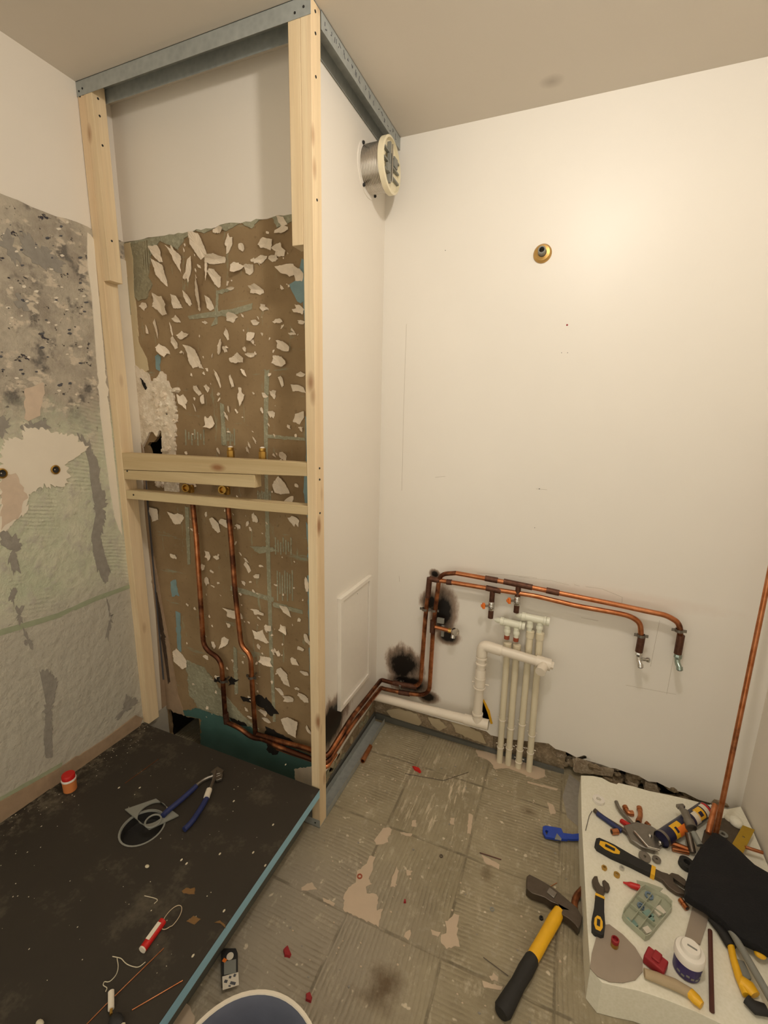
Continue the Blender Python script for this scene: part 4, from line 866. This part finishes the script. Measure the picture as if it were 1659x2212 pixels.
c = Fl(1169,1985); tag(B().lathe([(.003,.0004),(.006,.0004),(.006,.006),(.003,.006),(.003,.0004)], c, NZ, 6, caps=False).obj('hex_nut', M_black), 'black hex nut beside the yellow part of the hammer handle', 'nut')
for P, l_, m_ in (([(1036,1842),(1083,1857)], 'dark stick lying on the floor left of the blue scraper', M_burg), ([(1044,2068),(1098,2108)], 'thin dark wire touching the hammer handle', M_dsteel), ([(1180,1920),(1203,1907)], 'thin copper wire beside the hammer head', M_cu),
                  ([(875,1671),(958,1686),(1012,1668)], 'bent thin wire on the floor below the white sleeves', M_dsteel)):
    tag(B().tube(lay(P, .0022), .0016 if m_ is M_burg else .0010, 6).obj('wire', m_), l_, 'wire')
for P, l_ in (([(612,2052),(622,2042),(629,2062),(626,2070),(614,2068)], 'red brown chip above the grey bucket'), ([(660,2148),(670,2143),(675,2155),(672,2168),(660,2162)], 'red brown chip right of the grey bucket'), ([(873,1944),(877,1945),(877,1951),(872,1951)], 'tiny red chip in the middle of the floor')):
    tag(B().prism(rag(lay(P, .0005), .001, .006), NZ, .006, taper=.2).obj('clay_chip', M_dred), l_, 'chip')
# small black meter with label
P = lay([(478,2064),(484,2056),(510,2056),(514,2066),(514,2124),(480,2136)], .001)
t = thing('handheld_device', 'small black device with grey face and white paper label on floor', 'device', P[0])
B().prism(P, NZ, .014).obj('case', M_black, t, bevel=.002)
B().prism(lay([(484,2078),(510,2072),(510,2102),(484,2106)], .0152), NZ, .0008).obj('face_plate', M_gring, t, smooth=False)
B().lathe([(.009,0),(.009,.001)], V((Fl(497,2066,.015).x, Fl(497,2066,.015).y, .0152)), NZ, 20).obj('dial', M_label, t)
c = Fl(485,2075,.015); B().cbox((c.x,c.y,.0157), (.010,.008,.001)).obj('orange_mark', M_orange, t)
B().prism(lay([(480,2110),(515,2100),(516,2128),(481,2139)], .0152), NZ, .0006).obj('paper_label', M_label, t, smooth=False)
bb = B()
for (x, y, w_, h_) in ((488,2120,.008,.006), (497,2111,.006,.005), (507,2107,.006,.006), (503,2124,.014,.006), (496,2130,.006,.003)):
    c = Fl(x, y, .0158); bb.cbox((c.x,c.y,.0161), (w_,h_,.0004), Matrix.Rotation(.25,3,'Z'))
bb.obj('label_print', M_ink, t)
# bucket
zb_ = .24
pa, pb, pc = Fl(430,2212,zb_), Fl(548,2145,zb_), Fl(668,2212,zb_)
def circ(p, q_, r):
    ax, ay, bx, by, cx, cy = p.x, p.y, q_.x, q_.y, r.x, r.y; d = 2*(ax*(by-cy)+bx*(cy-ay)+cx*(ay-by))
    ux = ((ax*ax+ay*ay)*(by-cy)+(bx*bx+by*by)*(cy-ay)+(cx*cx+cy*cy)*(ay-by))/d; uy = ((ax*ax+ay*ay)*(cx-bx)+(bx*bx+by*by)*(ax-cx)+(cx*cx+cy*cy)*(bx-ax))/d
    return V((ux, uy, 0)), math.hypot(ax-ux, ay-uy)
bc, br = circ(pa, pb, pc)
t = thing('mortar_bucket', 'round grey plastic bucket with pale rim at the bottom edge', 'bucket', bc)
B().lathe([(br*.80,.001),(br*.97,zb_-.03),(br*1.0,zb_-.004),(br*1.02,zb_),(br*.985,zb_),(br*.965,zb_-.006),(br*.94,zb_-.03),(br*.77,.006),(.001,.006),(.0005,.001)], bc, NZ, 56, caps=False).obj('body', [M_bucket], t)
B().lathe([(br*1.005,zb_-.006),(br*1.03,zb_-.004),(br*1.03,zb_+.002),(br*.985,zb_+.003),(br*.975,zb_)], bc, NZ, 56, caps=False).obj('rim', M_label, t)
B().lathe([(br*.90,zb_-.09),(br*.5,zb_-.094),(.001,zb_-.090)], bc, NZ, 40, caps=False).obj('residue', M_bucket, t)
# blue scraper
z_ = .012
t = thing('notched_scraper', 'bright blue plastic scraper on the floor left of the white slab', 'scraper', Fl(1200,1800))
B().prism(lay([(1172,1790),(1178,1788),(1212,1794),(1217,1806),(1226,1818),(1200,1816),(1178,1812),(1172,1802)], z_-.004), NZ, .010, holes=[lay([(1184,1800),(1180,1797),(1177,1800),(1180,1808)], z_-.004)]).obj('head', M_bluep, t, bevel=.001)
B().prism(lay([(1212,1803),(1236,1806),(1254,1804),(1256,1817),(1236,1817),(1216,1815)], z_-.004), NZ, .009).obj('handle', M_bluep, t, bevel=.001)
B().prism(lay([(1198,1813),(1203,1800),(1213,1812),(1212,1816)], z_+.0062), NZ, .0006).obj('emblem', M_gring, t, smooth=False)
# copper elbow beside the slab
t = thing('copper_elbow', 'tarnished bent copper elbow on the floor under the slab edge', 'elbow', Fl(1243,1945))
B().tube(fillet(lay([(1240,1962),(1243,1938),(1262,1918)], .0105), .02), .0095, 14).tube(lay([(1240,1964),(1240.6,1958)], .0105), .0102, 14).obj('tube', M_cut, t)
# hammer
HA, HZ = [(1198,1977),(1085,2198)], .020
t = thing('claw_hammer', 'brick hammer with yellow and black handle lying on the floor', 'hammer', Fl(1150,2080))
pA, pM, pZ = lay([(1208,1968)], HZ)[0], lay([(1150,2076)], HZ)[0], lay([(1082,2190)], HZ)[0]
d = (pZ-pA).normalized()
def sect(bb, pts, ws, h_, hz):                                  # oval-section bar along pts
    n = 14; prev = None; rings = []
    for i, p in enumerate(pts):
        a = pts[max(i-1,0)]; c = pts[min(i+1,len(pts)-1)]; tt = (c-a).normalized(); s_ = tt.cross(NZ).normalized()
        rings.append([bb.bm.verts.new(p + s_*(ws[i]*.5*math.cos(k*2*PI/n)) + NZ*(h_*.5*math.sin(k*2*PI/n))) for k in range(n)])
    for i in range(len(rings)-1):
        for k in range(n): bb._f([rings[i][k], rings[i][(k+1)%n], rings[i+1][(k+1)%n], rings[i+1][k]])
    bb._f(rings[0][::-1]); bb._f(rings[-1]); return bb
LH = (pZ-pA).length
sect(B(), [pA.lerp(pZ, f) for f in (0,.1,.3,.45,.53)], [.030,.036,.033,.034,.031], .030, HZ).obj('shaft', M_yel, t)
sect(B(), [pA.lerp(pZ, f) for f in (.5,.52,.62,.75,.9,.97,1)], [.031,.037,.040,.036,.042,.044,.032], .033, HZ).obj('rubber_grip', M_black, t)
hh = lay([(1136,1908),(1142,1903),(1160,1912),(1184,1926),(1196,1934),(1208,1944),(1224,1958),(1244,1975),(1256,1996),(1252,2014),(1247,2021),(1240,2012),(1228,2000),(1212,1990),(1203,1968),(1188,1962),(1175,1953),(1160,1948),(1148,1944),(1136,1934)], .006)
B().prism(hh, NZ, .026).obj('head', M_dsteel, t, bevel=.003)
eye = lay([(1190,1944)], .006)[0]
B().cbox(V((eye.x,eye.y,.0325)), (.020,.024,.004), Matrix.Rotation(math.atan2(d.y,d.x),3,'Z')).obj('eye_plate', M_steel, t, bevel=.001)

# ================================================================== WHITE SLAB AND THE TOOLS ON IT
def Z(pts, z_=ZS, clampx=XR-.006): return [V((min(at(x,y,'z',z_).x, clampx), at(x,y,'z',z_).y, z_)) for x, y in pts]
so = [(1255,1675),(1280,1676),(1300,1680),(1318,1690),(1332,1694),(1336,1691),(1370,1699),(1400,1708),(1440,1716),(1480,1725),(1530,1738),(1570,1748),(1600,1742),(1625,1790),(1660,1850),(1700,1900),(1760,2060),(1760,2200),(1700,2270),(1620,2240),(1550,2208),(1500,2184),(1440,2160),(1380,2140),(1340,2132),(1300,2122),(1275,2092),(1268,1990),(1262,1880),(1256,1760)]
top = Z(so); bot = [V((p.x, p.y, .0)) for p in top]
t = thing('polystyrene_slab', 'white polystyrene slab on the floor by the far wall carrying tools', 'slab', (1.9,0,0))
B().prism([V((p.x,p.y,.001)) for p in top], NZ, ZS-.001).obj('block', M_foam, t, smooth=False, bevel=.003)
def zc(x, y, dz=0): p = at(x, y, 'z', ZS+dz); return V((p.x, p.y, ZS+dz))
def zl_(pts, dz=0): return [zc(x, y, dz) for x, y in pts]
e_ = .0006
# tape roll
c = zc(1293,1728,.006); c.z = ZS+e_
tag(B().lathe([(.008,0),(.0195,0),(.0195,.010),(.008,.010),(.008,0)], c, NZ, 30, caps=False).obj('tape_roll', M_whpl), 'white roll of thread tape at the slab corner', 'tape roll')
tag(B().tube(zl_([(1279,1752),(1273,1762),(1265,1794)], .0016), .0013, 6).obj('hex_key', M_steel), 'thin steel pin left of the pliers on the slab', 'pin')
# locking grip pliers
t = thing('locking_pliers', 'chrome locking pliers with two spread handles on the white slab', 'pliers', zc(1400,1810))
B().tube(fillet(zl_([(1284,1750),(1300,1764),(1345,1792),(1362,1806)], .008), .03), .0072, 10).obj('handle', M_dsteel, t)
B().tube(zl_([(1290,1757),(1343,1795)], .0095), .0078, 10).obj('grip', M_navy, t)
B().tube(fillet(zl_([(1331,1732),(1338,1750),(1362,1774),(1382,1800)], .010), .03), .0065, 10, rs=None).obj('handle', M_steel, t)
B().prism(zl_([(1346,1790),(1372,1782),(1404,1790),(1430,1806),(1436,1826),(1415,1846),(1385,1836),(1360,1820)], .003), NZ, .014).obj('jaw_body', M_steel, t, bevel=.003)
B().lathe([(.004,0),(.017,0),(.017,.005),(.004,.005),(.004,0)], zc(1392,1852,.004), V((.1,-.1,1)), 22, caps=False).lathe([(.003,0),(.012,0),(.012,.005),(.003,.005),(.003,0)], zc(1418,1858,.004), NZ, 18, caps=False).obj('clamp_ring', M_steel, t)
B().tube(zl_([(1370,1796),(1400,1830),(1424,1836)], .021), .004, 8).sph(zc(1404,1806,.019), .006).sph(zc(1426,1820,.019), .006).obj('linkage', M_chrome, t)
B().prism(zl_([(1338,1776),(1342,1773),(1364,1786),(1360,1792)], .0035), NZ, .010).obj('lever', M_red, t, bevel=.001)
# copper elbows and couplings
def fitting(P, r, lab, nm='copper_fitting'):
    t = thing(nm, lab, 'fitting', zc(*P[0]), 'copper fittings on the slab'); q_ = zl_(P, r+.0025)
    bb = B().tube(fillet(q_, .012), r, 14)
    d0 = (q_[0]-q_[1]).normalized(); d1 = (q_[-1]-q_[-2]).normalized()
    bb.tube([q_[0]-d0*.010, q_[0]+d0*.001], r+.0014, 14).tube([q_[-1]-d1*.010, q_[-1]+d1*.001], r+.0014, 14).obj('tube', M_cu, t)
    B().tube([q_[-1]+d1*.0012, q_[-1]+d1*.0016], r*.78, 12).obj('bore', M_black, t)
fitting([(1350,1743),(1356,1756),(1367,1757)], .0075, 'bent copper elbow behind the spread pliers handle')
fitting([(1381,1745),(1384,1760),(1379,1776)], .0075, 'longer curved copper elbow next to the can')
fitting([(1396,1778),(1402,1784)], .006, 'small copper end sticking up beside the blue can')
fitting([(1334,1796),(1322,1797)], .0075, 'short copper coupling under the pliers handle')
fitting([(1470,1944),(1484,1962)], .006, 'short copper coupling below the black bag')
t = thing('copper_tube', 'pair of copper pieces partly hidden behind the blue can', 'pipe', zc(1460,1830)); B().tube(zl_([(1447,1820),(1490,1836)], .0085), .0075, 12).tube(zl_([(1452,1834),(1488,1842)], .0085), .006, 12).obj('tube', M_cu, t)
# sealant can
a_, b_ = zc(1430,1812,.026), zc(1524,1748,.026); d = (b_-a_).normalized(); Lc = (b_-a_).length
t = thing('sealant_cartridge', 'navy cartridge with yellow and red label lying across the slab', 'cartridge', zc(1470,1785)); rc_ = .0235
B().lathe([(.020,0),(rc_,.002),(rc_,Lc-.004),(.0215,Lc)], a_, d, 32).obj('body', M_dblue, t)
B().lathe([(rc_+.001,-.004),(rc_+.0016,0),(rc_+.0012,.006)], a_, d, 32, caps=False).obj('end_ring', M_steel, t)
def band(f0, f1, a0, a1, m_, nm, rr_=.0006):
    u = NZ; v_ = d.cross(NZ); bb = B(); k = 10; A = []
    for f in (f0, f1): A.append([bb.bm.verts.new(a_ + d*(Lc*f) + (u*math.cos(a0+(a1-a0)*i/k) + v_*math.sin(a0+(a1-a0)*i/k))*(rc_+rr_)) for i in range(k+1)])
    for i in range(k): bb._f([A[0][i], A[0][i+1], A[1][i+1], A[1][i]])
    return bb.obj(nm, m_, t)
band(.16,.34,-.3,1.5, M_yel,'yellow_flash'); band(.24,.40,.4,1.7, M_orange,'orange_flash', .0009); band(.62,.72,-.1,1.5, M_label,'white_flash'); band(.70,.84,-.3,1.3, M_yel,'yellow_flash'); band(.86,.93,-.4,1.4, M_label,'white_flash', .0008); band(.93,.97,-.5,1.4, M_red,'red_band'); band(.73,.80,.3,.9, M_dblue,'dark_print', .001); band(.20,.24,.2,.9, M_dblue,'dark_print', .001)
B().lathe([(.009,0),(.009,.006),(.006,.008),(.003,.035)], b_, d, 14).obj('nozzle', M_whpl, t)
# burner head / tap body
a_, b_ = zc(1478,1752,.055), zc(1497,1798,.045)
t = thing('torch_head', 'grey metal torch head resting against the cartridge and bag', 'torch', zc(1490,1800))
B().lathe([(.011,0),(.012,.004),(.012,.032),(.016,.034),(.0165,.058),(.013,.060)], a_, b_-a_, 18).obj('collar', M_steel, t)
B().tube([b_, zc(1512,1826,.034)], .0095, 14).obj('neck', M_gring, t); B().tube([zc(1487,1800,.040), zc(1496,1842,.012)], .010, 14).obj('body', M_dsteel, t)
B().cbox(zc(1470,1742,.050), (.026,.012,.012), Matrix.Rotation(.5,3,'Z')).tube([zc(1470,1744,.05), zc(1480,1758,.05)], .009, 12).obj('valve_block', M_steel, t, bevel=.002)
# grey plate, ring behind the bag
t = thing('grey_plate', 'flat grey metal plate under the long leaning copper pipe', 'plate', zc(1560,1800))
B().prism(Z([(1520,1800),(1545,1775),(1570,1772),(1600,1800),(1590,1830),(1545,1850),(1510,1840)], ZS+.001), NZ, .012).obj('plate', M_dsteel, t, bevel=.001)
B().lathe([(.006,0),(.013,0),(.013,.003),(.006,.003),(.006,0)], zc(1562,1803,.0132), NZ, 20, caps=False).obj('ring', M_gring, t)
# brass plate with hole
P = [(1604,1784),(1630,1794),(1604,1846),(1578,1830)]; Q = Z(P, ZS+.030); c = sum(Q, V())/4 + V((0.004,.008,0))
tag(B().prism(Q, NZ, .003, holes=[[c+V((.0035*math.cos(-k*.5236),.0035*math.sin(-k*.5236),0)) for k in range(12)]]).obj('brass_plate', plain('dull_brass', (176,142,34), .45, .3)), 'yellow brass plate with a small hole beside the black bag', 'plate')
t = thing('foam_offcut', 'lumpy white foam offcut between slab and right wall', 'offcut', Z([(1590,1780)])[0])
n0 = B(); n0.sph(zc(1578,1770,.012), .016, (1.2,1,.8), 12, 8).sph(zc(1590,1776,.016), .020, (1,1.2,.8), 12, 8).obj('lump', M_foam, t)
tag(B().tube([zc(1610,1830,.034), Z([(1648,1842)], ZS+.034)[0]], .005, 12).obj('copper_stub', M_cu), 'short copper stub right of the brass plate', 'pipe')
# copper pipes leaning on the right wall
a_ = zc(1543,1815,.022); b_ = at(1662,1240,'x',2.105)
tag(B().tube([a_, b_, b_+(b_-a_)*.55], .0074, 16).obj('copper_pipe', M_cu), 'long copper pipe leaning against the right wall', 'pipe')
tag(B().tube([zc(1530,1800,.03), zc(1545,1738,.075)], .0085, 16).obj('pale_copper_pipe', copper('copper_pale', .0, 2)), 'short pale copper pipe at the foot of the long one', 'pipe')
# adjustable wrenches (built flat about their own origin, x along the handle)
def wrench(name, lab, P0, P1, sc, flip=1, ws=1.3):
    a_, b_ = zc(*P0), zc(*P1); L_ = (b_-a_).length; k = L_/.25; t = lthing(name, lab, 'wrench', a_ + NZ*.001, math.atan2(b_.y-a_.y, b_.x-a_.x))
    def pr(P, z0, h_, nm, m_, bv=.0015): return B().prism([V((x*k, y*k*flip*ws, z0)) for x, y in P], NZ, h_).obj(nm, m_, t, bevel=bv)
    pr([(.0,-.008),(.008,-.015),(.05,-.017),(.10,-.013),(.16,-.0115),(.16,.0115),(.10,.013),(.05,.017),(.008,.015),(.0,.008)], 0, .014*sc, 'grip', M_black, .003)
    pr([(.012,-.006),(.03,-.011),(.055,-.010),(.07,-.004),(.07,.004),(.055,.010),(.03,.011),(.012,.006)], .0142*sc, .0012, 'yellow_inlay', M_yel, .0004)
    pr([(.028,-.004),(.056,-.004),(.056,.004),(.028,.004)], .0156*sc, .0006, 'badge', M_black, 0)
    pr([(.155,-.0125),(.166,-.0125),(.166,.0125),(.155,.0125)], -.0003, .015*sc, 'yellow_ring', M_yel, .0005)
    pr([(.16,-.010),(.185,-.010),(.20,-.020),(.222,-.024),(.246,-.018),(.252,-.010),(.228,-.006),(.214,.000),(.212,.010),(.196,.014),(.18,.010),(.16,.010)], .002, .010*sc, 'head', M_dsteel)
    pr([(.200,.013),(.216,.009),(.240,.004),(.250,.010),(.240,.022),(.222,.026),(.206,.022)], .002, .010*sc, 'movable_jaw', M_dsteel)
    B().tube([V((.196*k,-.006*k*flip,.008*sc)), V((.196*k,.012*k*flip,.008*sc))], .0045*k, 10).obj('thumb_wheel', M_steel, t)
wrench('adjustable_wrench', 'large adjustable wrench with black and yellow grip on the slab', (1285,1826), (1486,1930), 1.2, 1)
wrench('adjustable_wrench', 'small adjustable wrench with yellow ring at the slab edge', (1290,2026), (1297,1904), 1.0, -1, 1.45)
for (x, y, r_, m_, l_) in ((1305,1877,.008,M_brass,'brass nut below the large wrench grip'), (1332,1892,.0085,M_brass,'brass olive beside the red cap'), (1343,1878,.007,M_chrome,'chrome nut half under the large wrench')):
    c = zc(x, y); tag(B().lathe([(r_*.5,e_),(r_,e_),(r_,.007),(r_*.5,.007),(r_*.5,e_)], c, NZ, 6 if r_ == .008 else 20, caps=False).obj('nut', m_), l_, 'nut')
t = thing('red_nozzle', 'bright red pointed plastic cap below the large wrench', 'cap', zc(1365,1912)); a_, b_ = zc(1346,1906,.008), zc(1382,1918,.009)
B().lathe([(.002,0),(.004,.010),(.0055,.014),(.0075,.020),(.0082,(b_-a_).length)], a_, b_-a_, 14).obj('cone', M_red, t)
# organiser box
P = [(1385,1924),(1392,1920),(1438,1944),(1450,1956),(1449,1970),(1402,2028),(1393,2032),(1348,1990),(1344,1982),(1347,1972)]
t = thing('parts_organiser', 'translucent plastic organiser box of small seals on the slab', 'box', zc(1398,1975))
B().prism(zl_(P, .001), NZ, .003).obj('bottom', M_clear, t)
q_ = zl_(P, .003); bb = B()
for i in range(len(q_)): bb.beam(q_[i]+NZ*.008, q_[(i+1)%len(q_)]+NZ*.008, .002, .017)
c1_, c2_, c3_, c4_ = zc(1388,1924,.003), zc(1449,1962,.003), zc(1398,2030,.003), zc(1346,1980,.003)
for f in (.33, .66): bb.beam(c1_.lerp(c4_,f)+NZ*.007, c2_.lerp(c3_,f)+NZ*.007, .0014, .014); bb.beam(c1_.lerp(c2_,f)+NZ*.007, c4_.lerp(c3_,f)+NZ*.007, .0014, .014)
bb.obj('dividers', M_clear, t, smooth=False)
m_o = [plain('teal_seal', (120,150,140), .5), plain('blue_seal', (110,130,150), .5), plain('pale_seal', (214,206,190), .6)]
bb = B()
for x, y, r_ in ((1402,1936,.011), (1384,1958,.009), (1386,1962,.006)): bb.lathe([(r_*.6,0),(r_,0),(r_,.004),(r_*.6,.004),(r_*.6,0)], zc(x,y,.0045), NZ, 18, caps=False)
bb.obj('seals', m_o[1], t); bb = B()
for x, y, s_ in ((1368,1996,.018), (1356,1988,.012), (1400,1975,.022), (1405,1985,.016)): bb.cbox(zc(x,y,.007), (s_,s_*.8,.005), Matrix.Rotation(.7,3,'Z'))
bb.obj('green_seals', m_o[0], t); bb = B()
for x, y, s_ in ((1424,1968,.026), (1398,2010,.018)): bb.cbox(zc(x,y,.008), (s_,s_*.8,.007), Matrix.Rotation(.7,3,'Z'))
bb.obj('white_seals', m_o[2], t)
tag(B().prism(zl_([(1375,1902),(1400,1908),(1432,1920),(1426,1926),(1405,1922),(1378,1912)], e_), NZ, .002).obj('plastic_wrapper', M_clear), 'clear plastic wrapper behind the organiser box', 'wrapper')
# grey disc of card with burgundy cap
cr = [(1296,2000),(1316,1998),(1345,2020),(1372,2048),(1388,2075),(1388,2100),(1372,2118),(1345,2124),(1316,2122),(1290,2110),(1274,2092),(1278,2060),(1288,2025)]
tag(B().prism(zl_(cr, .001), NZ, .0025).obj('grey_disc', M_gtin), 'grey leaf shaped disc overhanging the near slab corner', 'disc')
t = thing('dark_cap', 'small burgundy and brown ribbed cap standing on the grey disc', 'cap', zc(1327,2045,.004)); c = zc(1327,2043,.004)
B().lathe([(.009,0),(.0095,.012)], c, NZ, 18).obj('base', M_brass, t); B().lathe([(.009,.0122),(.0095,.022),(.0065,.024),(.006,.016),(.0002,.016)], c, NZ, 14, caps=False).obj('cap', M_dred, t)
# red block
t = thing('red_clamp_block', 'dark red plastic block left of the white lidded bottle', 'block', zc(1415,2080)); c = zc(1416,2078,.014); Mz = Matrix.Rotation(-.45,3,'Z')
B().cbox(c, (.046,.034,.024), Mz).cbox(c+V((0.002,.004,.014)), (.018,.026,.006), Mz).obj('block', M_dred, t, bevel=.003)
# bottle
c = zc(1482,2095,0); t = lthing('plastic_bottle', 'small violet bottle with big white screw lid standing on the slab', 'bottle', c+NZ*.001)
B().lathe([(.026,0),(.029,.002),(.0295,.034),(.028,.040)], (0,0,0), NZ, 36).obj('body', M_purp, t)
bb = B(); ru = random.Random(4)
for k in range(9):
    a = -2.4+k*.34; z_ = ru.uniform(.010,.028); bb.cbox((.0297*math.cos(a),.0297*math.sin(a),z_), (.0008,.007,.005), Matrix.Rotation(a,3,'Z'))
bb.obj('label_print', M_gring, t)
B().lathe([(.030,.0405),(.0325,.043),(.0325,.058),(.030,.062),(.0215,.064),(.021,.072),(.019,.0745),(.0005,.0745)], (0,0,0), NZ, 40, caps=False).obj('lid', M_whpl, t)
B().cbox((.002,-.002,.0748), (.020,.004,.0006), Matrix.Rotation(-.3,3,'Z')).obj('lid_mark', M_gring, t)
# sanding stick in front
t = thing('dusty_handle', 'dusty tan handle with yellow end lying in front of the bottle', 'handle', zc(1450,2140)); 
sect(B(), [zc(x,y,.010) for x,y in ((1392,2102),(1420,2112),(1460,2128),(1496,2148))], [.020,.024,.026,.022], .018, 0).obj('shaft', M_tan, t)
sect(B(), [zc(x,y,.011) for x,y in ((1490,2144),(1505,2160),(1516,2172))], [.024,.026,.016], .019, 0).obj('end_cap', M_yel, t)
tag(B().tube([zc(1534,2010,.006), zc(1538,2185,.006)], .0052, 8).obj('burgundy_rod', M_burg), 'straight brown red rod right of the white lidded bottle', 'rod')
# grey strap
tag(B().prism(zl_([(1498,1950),(1535,1962),(1526,2000),(1512,2042),(1478,2028),(1488,1990)], .001), NZ, .004).obj('grey_strip', M_gtin), 'grey cardboard strip behind the white lidded bottle', 'strip')
# hacksaw-like yellow tool with metal tube
t = thing('pipe_cutter', 'yellow and black curved hand tool at the right of the slab', 'tool', zc(1600,2100))
sect(B(), Z([(1540,1985),(1560,2010),(1580,2045)], ZS+.012), [.03,.03,.026], .02, 0).obj('black_body', M_black, t)
sect(B(), Z([(1578,2040),(1584,2070),(1596,2110),(1612,2150)], ZS+.012), [.016,.016,.018,.016], .016, 0).obj('yellow_frame', M_yel, t)
sect(B(), Z([(1600,2118),(1618,2132),(1632,2150)], ZS+.015), [.026,.034,.024], .018, 0).obj('yellow_grip', M_yel, t)
sect(B(), Z([(1612,2158),(1630,2176),(1655,2182)], ZS+.012), [.024,.030,.024], .018, 0).obj('black_end', M_black, t)
B().prism(Z([(1590,2076),(1606,2082),(1622,2118),(1606,2124)], ZS+.006), NZ, .008).obj('blade_guard', M_gring, t)
B().sph(Z([(1642,2062)], ZS+.022)[0], .010, (1.3,1,.7)).obj('knob', M_yel, t)
a_, b_ = Z([(1568,1990)], ZS+.030)[0], at(1660,2150,'z',ZS+.036)
tag(B().tube([a_, b_, b_+(b_-a_)*.12], .0085, 18).obj('steel_tube', M_gring), 'pale metal tube slanting out from under the black bag', 'tube')
# black tape roll
c = zc(1482,1868,.006); tag(B().lathe([(.010,0),(.021,0),(.021,.016),(.010,.016),(.010,0)], V((c.x,c.y,ZS+.001)), V((.1,0,1)), 24, caps=False).obj('black_tape_roll', M_black), 'black roll peeping out left of the black bag', 'tape roll')
# black bag
bp = [(1541,1797),(1565,1812),(1600,1842),(1630,1870),(1659,1888),(1700,1905),(1740,2000),(1700,2070),(1659,2060),(1600,2030),(1560,1992),(1520,1962),(1478,1937),(1482,1905),(1490,1868),(1510,1835)]
zz = ZS+.040; q_ = rag(Z(bp, zz), .001, .02)
bb = B(); 
cg = sum(q_, V())/len(q_); n = len(q_); rings = []
for f, z_ in ((.97,ZS+.022),(1.0,ZS+.034),(.985,zz+.006),(.9,zz+.014),(.7,zz+.022),(.4,zz+.026),(.12,zz+.027)):
    rings.append([bb.bm.verts.new(V((min(cg.x+(p.x-cg.x)*f, XR-.004), cg.y+(p.y-cg.y)*f, z_ + .004*noise.noise(p*18)))) for p in q_])
for i in range(len(rings)-1):
    for k in range(n): bb._f([rings[i][k], rings[i][(k+1)%n], rings[i+1][(k+1)%n], rings[i+1][k]])
bb._f(rings[0][::-1]); bb._f(rings[-1])
tag(bb.obj('tool_pouch', M_cloth), 'black fabric tool pouch lying over the tools at the right', 'bag')

# ------------------------------------------------------------------ small pieces belong to the part they sit on
bpy.context.view_layer.update()
def base(o): return o.name.split('.')[0]
SUB = {'badge':['yellow_inlay'],'lid_mark':['lid'],'label_print':['paper_label','body'],'orange_mark':['case'],'dial':['case'],'handle':['stem'],'red_collar':['outlet'],'nozzle':['body'],
       'grip':['handle'],'collar_ring':['pipe'],'dark_print':['body'],'bore':['collar','sleeve','tube','body'],'eye_plate':['head'],'latch':['door'],'screw':['timber','channel','wall_flange'],
       'plug':['spigot'],'emblem':['head'],'spindle':['mechanism'],'tip':['shaft'],'end_cap':['body']}
def ctr(o): return sum((V(c) for c in o.bound_box), V())/8
for root in [o for o in COL.objects if o.parent is None and o.children]:
    kids = list(root.children)
    for k in kids:
        if len(root.children) <= 2: break
        for tgt in SUB.get(base(k), []):
            c = [x for x in kids if base(x) == tgt and x.parent == root]
            if c:
                p = min(c, key=lambda x: (ctr(x)-ctr(k)).length); k.parent = p; k.matrix_parent_inverse = Matrix.Identity(4); break
